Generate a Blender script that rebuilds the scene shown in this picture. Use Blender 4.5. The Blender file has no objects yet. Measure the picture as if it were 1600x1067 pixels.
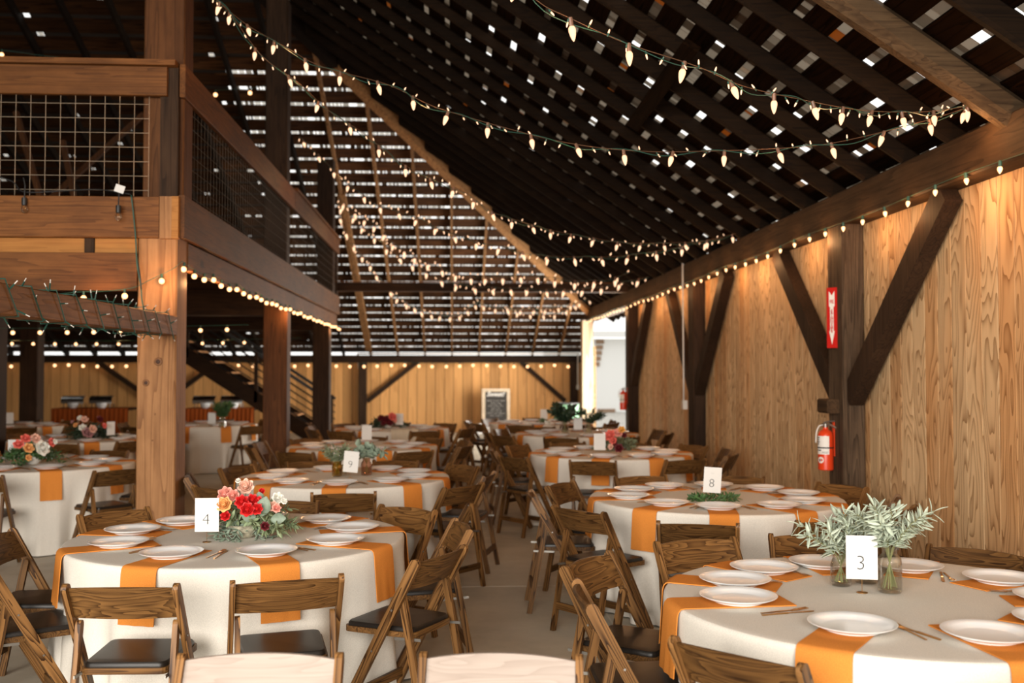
import bpy, math, random
from mathutils import Vector, Matrix
R = math.radians
SC = bpy.context.scene
COL = SC.collection

# ------------------------------------------------------------------ camera
FPX = 1555.0                       # focal length in pixels of the 1600 px wide frame
CAMZ = 1.665
YAW = math.atan(91 / FPX)          # heading, turned towards +X from +Y
PITCH = math.atan(46.5 / FPX)
cam_d = bpy.data.cameras.new('camera')
cam_d.sensor_width = 36.0
cam_d.lens = FPX / 1600 * 36.0
cam_d.clip_end = 400
cam_d.dof.use_dof = True
cam_d.dof.focus_distance = 4.7
cam_d.dof.aperture_fstop = 2.2
cam = bpy.data.objects.new('camera', cam_d)
COL.objects.link(cam)
cam.location = (0, 0, CAMZ)
cam.rotation_euler = (math.pi / 2 + PITCH, 0, -YAW)
SC.camera = cam
CM = cam.rotation_euler.to_matrix()

# ------------------------------------------------------------------ world, daylight, exposure
SC.view_settings.view_transform = 'Standard'
SC.view_settings.look = 'None'
SC.view_settings.gamma = 1.0
SC.view_settings.exposure = 0.0
W = bpy.data.worlds.new('overcast_sky')
SC.world = W
W.use_nodes = True
_bg = W.node_tree.nodes['Background']
_bg.inputs[0].default_value = (1.0, 0.98, 0.94, 1)
_bg.inputs[1].default_value = 1.5
SC.cycles.use_denoising = True
SC.cycles.max_bounces = 6
SC.cycles.diffuse_bounces = 3
SC.cycles.glossy_bounces = 3
SC.cycles.transmission_bounces = 6
SC.cycles.transparent_max_bounces = 8
SC.cycles.sample_clamp_indirect = 4.0
SC.cycles.caustics_reflective = False
SC.cycles.caustics_refractive = False


def area_light(name, loc, rot, sx, sy, energy, color, spread=180):
    l = bpy.data.lights.new(name, 'AREA')
    l.shape = 'RECTANGLE'
    l.size = sx; l.size_y = sy
    l.energy = energy
    l.color = color
    l.spread = R(spread)
    o = bpy.data.objects.new(name, l)
    COL.objects.link(o)
    o.location = loc
    o.rotation_euler = rot
    return o


# daylight through the wide open barn doors behind the camera, and through the open bay on the right
area_light('front_door_daylight', (-2.0, -3.3, 2.6), (R(77), 0, R(-10)), 7.6, 3.3, 1080, (1.0, 0.94, 0.86), 150)
area_light('side_door_daylight', (3.9, 22.2, 1.5), (R(90), 0, R(90)), 4.6, 2.6, 720, (1.0, 0.94, 0.85), 170)


def PD(px, py, D):
    """world point seen at pixel (px,py) of the 1600x1067 frame at camera depth D"""
    v = CM @ Vector(((px - 800) / FPX, (533.5 - py) / FPX, -1.0))
    return Vector((0, 0, CAMZ)) + v * D


def PZ(px, py, z):
    v = CM @ Vector(((px - 800) / FPX, (533.5 - py) / FPX, -1.0))
    return Vector((0, 0, CAMZ)) + v * ((z - CAMZ) / v.z)


def PX(px, py, x):
    v = CM @ Vector(((px - 800) / FPX, (533.5 - py) / FPX, -1.0))
    return Vector((0, 0, CAMZ)) + v * (x / v.x)


def PY(px, py, y):
    v = CM @ Vector(((px - 800) / FPX, (533.5 - py) / FPX, -1.0))
    return Vector((0, 0, CAMZ)) + v * (y / v.y)


# ------------------------------------------------------------------ materials
def nodes_of(name):
    m = bpy.data.materials.new(name)
    m.use_nodes = True
    nt = m.node_tree
    b = nt.nodes['Principled BSDF']
    return m, nt, b


def N(nt, t, **kw):
    n = nt.nodes.new(t)
    for k, v in kw.items():
        setattr(n, k, v)
    return n


def math_node(nt, op, a, b=None, c=None):
    n = N(nt, 'ShaderNodeMath', operation=op)
    for i, v in enumerate((a, b, c)):
        if v is None:
            continue
        if isinstance(v, (int, float)):
            n.inputs[i].default_value = v
        else:
            nt.links.new(v, n.inputs[i])
    return n.outputs[0]


def ramp(nt, fac, stops):
    r = N(nt, 'ShaderNodeValToRGB')
    e = r.color_ramp.elements
    while len(e) > 1:
        e.remove(e[0])
    e[0].position, e[0].color = stops[0][0], (*stops[0][1], 1)
    for p, c in stops[1:]:
        x = e.new(p)
        x.color = (*c, 1)
    nt.links.new(fac, r.inputs[0])
    return r.outputs[0]


def mixc(nt, f, a, b, mode='MIX'):
    n = N(nt, 'ShaderNodeMix', data_type='RGBA', blend_type=mode)
    for s, v in ((n.inputs[0], f), (n.inputs[6], a), (n.inputs[7], b)):
        if isinstance(v, (int, float)):
            s.default_value = v
        elif isinstance(v, tuple):
            s.default_value = (*v, 1)
        else:
            nt.links.new(v, s)
    return n.outputs[2]


def plain(name, col, rough=0.6, metal=0.0, spec=0.5, noise=0.0, nscale=20, emis=None, estr=0.0, sheen=0.0, bump=0.0):
    m, nt, b = nodes_of(name)
    b.inputs['Base Color'].default_value = (*col, 1)
    b.inputs['Roughness'].default_value = rough
    b.inputs['Metallic'].default_value = metal
    b.inputs['Specular IOR Level'].default_value = spec
    if sheen:
        b.inputs['Sheen Weight'].default_value = sheen
    if noise or bump:
        tc = N(nt, 'ShaderNodeTexCoord')
        nz = N(nt, 'ShaderNodeTexNoise')
        nz.inputs['Scale'].default_value = nscale
        nz.inputs['Detail'].default_value = 4
        nt.links.new(tc.outputs['Object'], nz.inputs['Vector'])
        lo = tuple(c * (1 - noise) for c in col)
        hi = tuple(min(1, c * (1 + noise)) for c in col)
        nt.links.new(ramp(nt, nz.outputs[0], [(0.3, lo), (0.7, hi)]), b.inputs['Base Color'])
        if bump:
            bp = N(nt, 'ShaderNodeBump')
            bp.inputs['Strength'].default_value = bump
            bp.inputs['Distance'].default_value = 0.01
            nt.links.new(nz.outputs[0], bp.inputs['Height'])
            nt.links.new(bp.outputs[0], b.inputs['Normal'])
    if emis:
        b.inputs['Emission Color'].default_value = (*emis, 1)
        b.inputs['Emission Strength'].default_value = estr
    return m


def wood(name, dark, light, axis='Z', stretch=0.12, scale=5.0, rings=9.0, rough=0.55, knots=False, vary=0.35,
         plank=None, world=False, bump=0.15, spec=0.18, fine=0.35, tint=None, blotch=0.0, ring=0.75, tilt=0.0, sharp=2.2):
    """grain = contour lines of a noise field stretched along one axis; plank=(axis index, width) shifts the field per board"""
    m, nt, b = nodes_of(name)
    tc = N(nt, 'ShaderNodeTexCoord')
    src = tc.outputs['Object']
    if world:
        g = N(nt, 'ShaderNodeNewGeometry')
        src = g.outputs['Position']
    if tilt:
        mt = N(nt, 'ShaderNodeMapping')
        mt.inputs['Rotation'].default_value = (R(tilt), 0, 0)
        nt.links.new(src, mt.inputs['Vector'])
        src = mt.outputs[0]
    mp = N(nt, 'ShaderNodeMapping')
    s = [1.0, 1.0, 1.0]
    s['XYZ'.index(axis)] = stretch
    mp.inputs['Scale'].default_value = s
    nt.links.new(src, mp.inputs['Vector'])
    oi = N(nt, 'ShaderNodeObjectInfo')
    w = math_node(nt, 'MULTIPLY', oi.outputs['Random'], 37.0)
    pl = None
    if plank:
        sx = N(nt, 'ShaderNodeSeparateXYZ')
        nt.links.new(src, sx.inputs[0])
        fl = math_node(nt, 'FLOOR', math_node(nt, 'DIVIDE', sx.outputs[plank[0]], plank[1]))
        wn = N(nt, 'ShaderNodeTexWhiteNoise', noise_dimensions='1D')
        nt.links.new(fl, wn.inputs['W'])
        pl = wn.outputs['Value']
        w = math_node(nt, 'ADD', w, math_node(nt, 'MULTIPLY', pl, 91.0))
    nz = N(nt, 'ShaderNodeTexNoise', noise_dimensions='4D')
    nz.inputs['Scale'].default_value = scale
    nz.inputs['Detail'].default_value = 1.5
    nz.inputs['Roughness'].default_value = 0.45
    nt.links.new(mp.outputs[0], nz.inputs['Vector'])
    nt.links.new(w, nz.inputs['W'])
    rg = math_node(nt, 'MULTIPLY', nz.outputs[0], rings)
    fr = math_node(nt, 'FRACT', rg)
    tri = math_node(nt, 'POWER', fr, sharp)
    fz = N(nt, 'ShaderNodeTexNoise', noise_dimensions='4D')
    fz.inputs['Scale'].default_value = 60
    fz.inputs['Detail'].default_value = 3
    mp2 = N(nt, 'ShaderNodeMapping')
    s2 = [1.0, 1.0, 1.0]
    s2['XYZ'.index(axis)] = 0.05
    mp2.inputs['Scale'].default_value = s2
    nt.links.new(src, mp2.inputs['Vector'])
    nt.links.new(mp2.outputs[0], fz.inputs['Vector'])
    nt.links.new(w, fz.inputs['W'])
    fac = math_node(nt, 'ADD', math_node(nt, 'MULTIPLY', tri, ring), math_node(nt, 'MULTIPLY', fz.outputs[0], fine))
    mid = tuple((a * 0.45 + c * 0.55) for a, c in zip(dark, light))
    col = ramp(nt, fac, [(0.1, light), (0.5, mid), (0.95, dark)])
    if blotch:
        bl = N(nt, 'ShaderNodeTexNoise', noise_dimensions='4D')
        bl.inputs['Scale'].default_value = 3.5
        bl.inputs['Detail'].default_value = 5
        bl.inputs['Roughness'].default_value = 0.65
        mpb = N(nt, 'ShaderNodeMapping')
        sb = [1.0, 1.0, 1.0]
        sb['XYZ'.index(axis)] = 0.4
        mpb.inputs['Scale'].default_value = sb
        nt.links.new(src, mpb.inputs['Vector'])
        nt.links.new(mpb.outputs[0], bl.inputs['Vector'])
        nt.links.new(w, bl.inputs['W'])
        lo = 1 - blotch
        col = mixc(nt, 1.0, col, ramp(nt, bl.outputs[0], [(0.32, (lo, lo * 0.95, lo * 0.9)), (0.68, (1.0, 1.0, 1.0))]), 'MULTIPLY')
    if tint:
        big = N(nt, 'ShaderNodeTexNoise', noise_dimensions='4D')
        big.inputs['Scale'].default_value = 1.1
        nt.links.new(mp.outputs[0], big.inputs['Vector'])
        nt.links.new(w, big.inputs['W'])
        f = ramp(nt, big.outputs[0], [(0.48, (0, 0, 0)), (0.62, (0.75, 0.75, 0.75))])
        col = mixc(nt, f, col, tint, 'MULTIPLY')
    if knots:
        vo = N(nt, 'ShaderNodeTexVoronoi', voronoi_dimensions='4D')
        vo.inputs['Scale'].default_value = 2.1
        mp3 = N(nt, 'ShaderNodeMapping')
        s3 = [1.0, 1.0, 1.0]
        s3['XYZ'.index(axis)] = 0.6
        mp3.inputs['Scale'].default_value = s3
        nt.links.new(src, mp3.inputs['Vector'])
        nt.links.new(mp3.outputs[0], vo.inputs['Vector'])
        nt.links.new(w, vo.inputs['W'])
        kf = ramp(nt, vo.outputs['Distance'], [(0.05, (1, 1, 1)), (0.12, (0, 0, 0))])
        col = mixc(nt, kf, col, tuple(c * 0.5 for c in dark))
    if vary:
        r = pl if pl is not None else oi.outputs['Random']
        sc = math_node(nt, 'ADD', math_node(nt, 'MULTIPLY', r, vary), 1 - vary * 0.6)
        cm = N(nt, 'ShaderNodeCombineColor')
        for i in range(3):
            nt.links.new(sc, cm.inputs[i])
        col = mixc(nt, 1.0, col, cm.outputs[0], 'MULTIPLY')
    nt.links.new(col, b.inputs['Base Color'])
    b.inputs['Roughness'].default_value = rough
    b.inputs['Specular IOR Level'].default_value = spec
    if bump:
        bp = N(nt, 'ShaderNodeBump')
        bp.inputs['Strength'].default_value = bump
        bp.inputs['Distance'].default_value = 0.004
        bp.invert = True
        nt.links.new(fac, bp.inputs['Height'])
        nt.links.new(bp.outputs[0], b.inputs['Normal'])
    return m


OAK_D, OAK_L = (0.030, 0.012, 0.004), (0.235, 0.115, 0.036)
M = {}
M['oak_x'] = wood('oak_slat_grain', OAK_D, OAK_L, 'X', 0.075, 17.0, 14.0, 0.45, vary=0.55, fine=0.75, ring=0.5, sharp=1.6, blotch=0.25)
M['oak_z'] = wood('oak_rail_grain', (0.030, 0.012, 0.004), (0.27, 0.130, 0.043), 'Z', 0.06, 22.0, 10.0, 0.4, vary=0.5, fine=0.6, tilt=-28.8)
M['oak_leg'] = wood('oak_leg_grain', (0.030, 0.012, 0.004), (0.27, 0.130, 0.043), 'Z', 0.06, 22.0, 10.0, 0.4, vary=0.5, fine=0.6, tilt=11)
M['vinyl'] = plain('black_vinyl', (0.012, 0.009, 0.007), 0.38, spec=0.3, bump=0.05, nscale=200)
M['steel'] = plain('dull_steel', (0.32, 0.30, 0.27), 0.45, 1.0)
M['wall_ply'] = wood('grooved_plywood_siding', (0.26, 0.130, 0.048), (0.73, 0.50, 0.275), 'Z', 0.20, 5.0, 17.0, 0.6, sharp=3.0, fine=0.25, vary=0.22, plank=(1, 0.2032), world=True, tint=(0.86, 0.62, 0.42))
M['wall_back'] = wood('pale_plank_siding', (0.36, 0.160, 0.045), (0.70, 0.37, 0.135), 'Z', 0.08, 5.0, 5.0, 0.6, ring=0.3, fine=0.3, vary=0.4, plank=(0, 0.25), world=True)
M['gap'] = plain('dark_backing', (0.03, 0.014, 0.006), 0.9)
M['timber_z'] = wood('weathered_timber_upright', (0.012, 0.006, 0.003), (0.062, 0.032, 0.016), 'Z', 0.05, 12.0, 8.0, 0.75, vary=0.3, bump=0.4, blotch=0.5, fine=0.6, ring=0.4)
M['timber_grey'] = wood('grey_brown_post', (0.030, 0.018, 0.010), (0.165, 0.105, 0.062), 'Z', 0.05, 12.0, 8.0, 0.75, vary=0.1, bump=0.5, blotch=0.55, fine=0.7, ring=0.45)
M['timber_y'] = wood('weathered_timber_long', (0.018, 0.009, 0.004), (0.095, 0.052, 0.024), 'Y', 0.05, 12.0, 8.0, 0.75, vary=0.3, bump=0.4, blotch=0.5, fine=0.6, ring=0.4)
M['timber_x'] = wood('weathered_timber_cross', (0.010, 0.004, 0.002), (0.045, 0.021, 0.008), 'X', 0.05, 12.0, 8.0, 0.75, vary=0.3, bump=0.4, blotch=0.5, fine=0.6, ring=0.4)
M['timber_warm'] = wood('warm_brown_timber', (0.040, 0.013, 0.004), (0.150, 0.058, 0.018), 'Z', 0.05, 12.0, 8.0, 0.7, vary=0.2, bump=0.4, blotch=0.5, fine=0.6, ring=0.4)
M['fir_z'] = wood('fir_post', (0.16, 0.062, 0.022), (0.46, 0.235, 0.10), 'Z', 0.05, 9.0, 9.0, 0.65, knots=True, vary=0.1, bump=0.3, blotch=0.35, ring=0.45, fine=0.5)
M['knot_ring'] = plain('knot_rim', (0.20, 0.085, 0.03), 0.7, noise=0.3, nscale=60)
M['knot_dark'] = plain('knot_heart', (0.055, 0.022, 0.010), 0.7, noise=0.4, nscale=90)
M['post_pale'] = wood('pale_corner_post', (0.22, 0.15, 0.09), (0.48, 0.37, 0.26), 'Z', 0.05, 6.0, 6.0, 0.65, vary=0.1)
M['board_x'] = wood('reclaimed_board_cross', (0.055, 0.018, 0.004), (0.250, 0.096, 0.025), 'X', 0.05, 14.0, 8.0, 0.6, knots=True, vary=0.35, bump=0.3, blotch=0.5, ring=0.35, fine=0.6)
M['board_y'] = wood('reclaimed_board_long', (0.042, 0.013, 0.002), (0.190, 0.068, 0.013), 'Y', 0.05, 14.0, 8.0, 0.6, knots=True, vary=0.35, bump=0.3, blotch=0.5, ring=0.35, fine=0.6)
M['board_low'] = wood('worn_beam_board', (0.09, 0.034, 0.011), (0.40, 0.18, 0.07), 'Y', 0.05, 14.0, 8.0, 0.6, knots=True, vary=0.1, bump=0.3, blotch=0.5, ring=0.35, fine=0.6)
M['oak_daylit'] = wood('daylit_slat_oak', (0.20, 0.15, 0.12), (0.38, 0.315, 0.27), 'X', 0.075, 17.0, 12.0, 0.5, vary=0.1, fine=0.5, ring=0.25)  # strong daylight on the foreground chair backs is put into this pale colour
M['board_new'] = wood('yellow_blocking_board', (0.26, 0.10, 0.02), (0.46, 0.20, 0.05), 'X', 0.07, 12.0, 8.0, 0.6, vary=0.2, blotch=0.25, ring=0.4)
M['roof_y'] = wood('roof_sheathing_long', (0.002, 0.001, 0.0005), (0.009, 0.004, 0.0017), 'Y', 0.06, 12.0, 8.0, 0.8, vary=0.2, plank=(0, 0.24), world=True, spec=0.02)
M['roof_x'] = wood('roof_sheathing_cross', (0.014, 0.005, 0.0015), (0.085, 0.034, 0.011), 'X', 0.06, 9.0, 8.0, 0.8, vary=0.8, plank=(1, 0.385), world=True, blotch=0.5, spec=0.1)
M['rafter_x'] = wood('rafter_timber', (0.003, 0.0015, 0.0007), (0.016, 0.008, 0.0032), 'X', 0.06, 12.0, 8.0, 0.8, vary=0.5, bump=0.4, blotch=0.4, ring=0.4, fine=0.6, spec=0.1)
M['rafter_log'] = wood('weathered_log_rafter', (0.022, 0.011, 0.005), (0.115, 0.070, 0.034), 'X', 0.05, 14.0, 8.0, 0.8, vary=0.1, bump=0.5, blotch=0.6, ring=0.35, fine=0.7)
M['hip'] = wood('tan_hip_board', (0.10, 0.042, 0.014), (0.30, 0.155, 0.062), 'Y', 0.05, 12.0, 8.0, 0.8, vary=0.1)
M['rafter_y'] = wood('end_rafter_timber', (0.06, 0.026, 0.009), (0.23, 0.115, 0.045), 'Y', 0.06, 9.0, 8.0, 0.8, vary=0.4)


def shingle_mat(name, stops, wt):
    m, nt, b = nodes_of(name)
    b.inputs['Base Color'].default_value = (0.10, 0.06, 0.035, 1)
    b.inputs['Roughness'].default_value = 0.8
    t = N(nt, 'ShaderNodeBsdfTranslucent')
    g = N(nt, 'ShaderNodeNewGeometry')
    wn = N(nt, 'ShaderNodeTexWhiteNoise', noise_dimensions='1D')
    nt.links.new(g.outputs['Random Per Island'], wn.inputs['W'])
    c = ramp(nt, wn.outputs['Value'], stops)
    nt.links.new(c, t.inputs[0])
    mx = N(nt, 'ShaderNodeMixShader')
    mx.inputs[0].default_value = wt
    nt.links.new(b.outputs[0], mx.inputs[1])
    nt.links.new(t.outputs[0], mx.inputs[2])
    nt.links.new(mx.outputs[0], nt.nodes['Material Output'].inputs[0])
    return m


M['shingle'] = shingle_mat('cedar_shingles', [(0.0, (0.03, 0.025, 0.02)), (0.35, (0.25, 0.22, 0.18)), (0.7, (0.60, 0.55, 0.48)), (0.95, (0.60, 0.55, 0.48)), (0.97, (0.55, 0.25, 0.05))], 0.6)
M['shingle_bright'] = shingle_mat('skylit_shingles', [(0.0, (0.04, 0.03, 0.02)), (0.25, (0.35, 0.32, 0.28)), (0.6, (0.80, 0.78, 0.74))], 0.85)  # sky showing between shingles is put into their pale translucent colour
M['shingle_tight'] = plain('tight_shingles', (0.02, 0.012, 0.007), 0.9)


def concrete_mat():
    m, nt, b = nodes_of('polished_concrete')
    g = N(nt, 'ShaderNodeNewGeometry')
    n1 = N(nt, 'ShaderNodeTexNoise')
    n1.inputs['Scale'].default_value = 0.9
    n1.inputs['Detail'].default_value = 8
    n1.inputs['Roughness'].default_value = 0.65
    nt.links.new(g.outputs['Position'], n1.inputs['Vector'])
    col = ramp(nt, n1.outputs[0], [(0.3, (0.32, 0.285, 0.22)), (0.55, (0.45, 0.405, 0.32)), (0.75, (0.54, 0.49, 0.39))])
    nt.links.new(col, b.inputs['Base Color'])
    n2 = N(nt, 'ShaderNodeTexNoise')
    n2.inputs['Scale'].default_value = 5
    n2.inputs['Detail'].default_value = 6
    nt.links.new(g.outputs['Position'], n2.inputs['Vector'])
    nt.links.new(ramp(nt, n2.outputs[0], [(0.3, (0.45,) * 3), (0.7, (0.62,) * 3)]), b.inputs['Roughness'])
    return m


M['concrete'] = concrete_mat()
M['joint'] = plain('floor_joint', (0.58, 0.52, 0.43), 0.8)
M['ground'] = plain('pale_gravel', (0.42, 0.40, 0.36), 0.9, noise=0.3, nscale=6)


def cloth_mat(name, col, scale=900.0, dark=0.82, rough=0.85):
    m, nt, b = nodes_of(name)
    tc = N(nt, 'ShaderNodeTexCoord')
    n1 = N(nt, 'ShaderNodeTexNoise')
    n1.inputs['Scale'].default_value = 260
    n1.inputs['Detail'].default_value = 2
    nt.links.new(tc.outputs['Object'], n1.inputs['Vector'])
    nt.links.new(ramp(nt, n1.outputs[0], [(0.3, tuple(c * dark for c in col)), (0.7, col)]), b.inputs['Base Color'])
    b.inputs['Roughness'].default_value = rough
    b.inputs['Specular IOR Level'].default_value = 0.05
    bp = N(nt, 'ShaderNodeBump')
    bp.inputs['Strength'].default_value = 0.12
    bp.inputs['Distance'].default_value = 0.002
    nt.links.new(n1.outputs[0], bp.inputs['Height'])
    nt.links.new(bp.outputs[0], b.inputs['Normal'])
    return m


M['linen'] = cloth_mat('cream_linen', (0.74, 0.69, 0.61))
M['napkin'] = cloth_mat('orange_napkin_cloth', (0.66, 0.235, 0.045))
M['skirt'] = cloth_mat('rust_skirt_cloth', (0.42, 0.095, 0.02))
M['china'] = plain('white_china', (0.80, 0.815, 0.82), 0.22, spec=0.5)
M['gold'] = plain('brushed_gold', (0.62, 0.36, 0.15), 0.28, 1.0)
M['card'] = plain('white_card', (0.68, 0.67, 0.645), 0.7, spec=0.1)
M['ink'] = plain('grey_ink', (0.06, 0.06, 0.06), 0.7, spec=0.1)
M['ink_faint'] = plain('faint_grey_ink', (0.42, 0.42, 0.40), 0.7, spec=0.1)
M['stone'] = plain('mottled_stone', (0.36, 0.33, 0.24), 0.8, noise=0.45, nscale=45, bump=0.4)
M['bowl_white'] = plain('white_ceramic', (0.72, 0.69, 0.64), 0.35)
M['leaf_olive'] = plain('olive_leaf', (0.43, 0.49, 0.38), 0.6, noise=0.3, nscale=30)
M['leaf_olive_dim'] = plain('olive_leaf_deep', (0.20, 0.24, 0.14), 0.6, noise=0.35, nscale=30)
M['leaf_euc'] = plain('eucalyptus_leaf', (0.21, 0.27, 0.20), 0.6, noise=0.25, nscale=30)
M['leaf_sage'] = plain('sage_leaf', (0.22, 0.28, 0.15), 0.6, noise=0.3, nscale=30)
M['leaf_green'] = plain('green_leaf', (0.055, 0.12, 0.035), 0.5, noise=0.4, nscale=30)
M['leaf_dark'] = plain('dark_green_leaf', (0.022, 0.045, 0.02), 0.5, noise=0.4, nscale=30)
M['stem'] = plain('plant_stem', (0.20, 0.20, 0.09), 0.6)
for n_, c_ in (('red', (0.62, 0.012, 0.012)), ('pink', (0.80, 0.34, 0.27)), ('blush', (0.82, 0.50, 0.38)), ('peach', (0.85, 0.42, 0.15)),
               ('white', (0.86, 0.82, 0.74)), ('burgundy', (0.12, 0.008, 0.012)), ('coral', (0.80, 0.17, 0.13)), ('yellow', (0.80, 0.42, 0.07)),
               ('mauve', (0.42, 0.20, 0.20))):
    M['petal_' + n_] = plain('%s_petal' % n_, c_, 0.6, noise=0.22, nscale=60)
M['black'] = plain('black_rubber', (0.012, 0.012, 0.012), 0.5)
M['cable_green'] = plain('green_cable', (0.018, 0.07, 0.05), 0.5)
M['cable_brown'] = plain('brown_cable', (0.10, 0.045, 0.022), 0.5)
M['socket_brown'] = plain('brown_socket', (0.15, 0.075, 0.045), 0.5)
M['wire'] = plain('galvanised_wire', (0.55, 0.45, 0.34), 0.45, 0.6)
M['wire_dark'] = plain('dark_mesh_wire', (0.10, 0.07, 0.045), 0.6, 0.3)  # darker brown tone than the front mesh wire
M['red_paint'] = plain('red_enamel', (0.72, 0.055, 0.012), 0.28)
M['sign_red'] = plain('sign_red', (0.55, 0.010, 0.008), 0.4)
M['sign_white'] = plain('sign_white', (0.85, 0.83, 0.78), 0.5)
M['label'] = plain('paper_label', (0.80, 0.77, 0.72), 0.6)
M['conduit'] = plain('painted_conduit', (0.68, 0.64, 0.58), 0.45)
M['drum'] = plain('green_drum_paint', (0.12, 0.26, 0.15), 0.45)
M['chalk'] = plain('chalk', (0.75, 0.73, 0.69), 0.9)
M['slate'] = plain('chalkboard_slate', (0.022, 0.018, 0.014), 0.6)
M['frame_wood'] = plain('whitewashed_frame', (0.60, 0.48, 0.34), 0.6, noise=0.2, nscale=20)
M['chrome'] = plain('chrome', (0.6, 0.58, 0.55), 0.15, 1.0)
M['white_wall'] = plain('white_siding', (0.85, 0.85, 0.83), 0.8)
M['brown_slat'] = plain('brown_louvre', (0.30, 0.19, 0.12), 0.8)
M['seat_pale'] = plain('pale_linen_bag', (0.55, 0.46, 0.34), 0.8)


def glow(name, col, strength, sample=True):
    m = bpy.data.materials.new(name)
    m.use_nodes = True
    nt = m.node_tree
    nt.nodes.remove(nt.nodes['Principled BSDF'])
    lw = N(nt, 'ShaderNodeLayerWeight')
    lw.inputs[0].default_value = 0.35
    c = ramp(nt, lw.outputs['Facing'], [(0.0, col[0]), (0.85, col[1])])
    e = N(nt, 'ShaderNodeEmission')
    nt.links.new(c, e.inputs[0])
    e.inputs[1].default_value = strength
    nt.links.new(e.outputs[0], nt.nodes['Material Output'].inputs[0])
    m.cycles.emission_sampling = 'FRONT' if sample else 'NONE'
    return m


M['bulb_big'] = glow('lit_cone_bulb', ((1.0, 0.66, 0.42), (0.98, 0.48, 0.22)), 1.75)
M['bulb_globe'] = glow('lit_globe_bulb', ((1.0, 0.60, 0.30), (0.95, 0.36, 0.12)), 3.2)
M['bulb_mini'] = glow('lit_mini_bulb', ((1.0, 0.66, 0.42), (1.0, 0.45, 0.2)), 2.2, False)


def glass(name, col, rough=0.02, alpha=0.35):
    """clear jar glass: transparent body with a glossy skin"""
    m = bpy.data.materials.new(name)
    m.use_nodes = True
    nt = m.node_tree
    nt.nodes.remove(nt.nodes['Principled BSDF'])
    tr = N(nt, 'ShaderNodeBsdfTransparent')
    tr.inputs[0].default_value = (*col, 1)
    gl = N(nt, 'ShaderNodeBsdfGlossy')
    gl.inputs['Roughness'].default_value = 0.05
    lw = N(nt, 'ShaderNodeLayerWeight')
    lw.inputs[0].default_value = alpha
    mx = N(nt, 'ShaderNodeMixShader')
    nt.links.new(lw.outputs['Facing'], mx.inputs[0])
    nt.links.new(tr.outputs[0], mx.inputs[1])
    nt.links.new(gl.outputs[0], mx.inputs[2])
    nt.links.new(mx.outputs[0], nt.nodes['Material Output'].inputs[0])
    return m


M['glass'] = glass('clear_glass', (0.97, 0.975, 0.955), alpha=0.22)
M['glass_amber'] = glass('amber_glass', (0.90, 0.78, 0.50), alpha=0.22)
M['glass_rose'] = glass('rose_glass', (0.94, 0.80, 0.73), alpha=0.22)
M['bulb_clear'] = glass('unlit_bulb_glass', (0.95, 0.93, 0.88), alpha=0.5)
M['water'] = glass('vase_water', (0.965, 0.96, 0.92), alpha=0.1)


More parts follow.
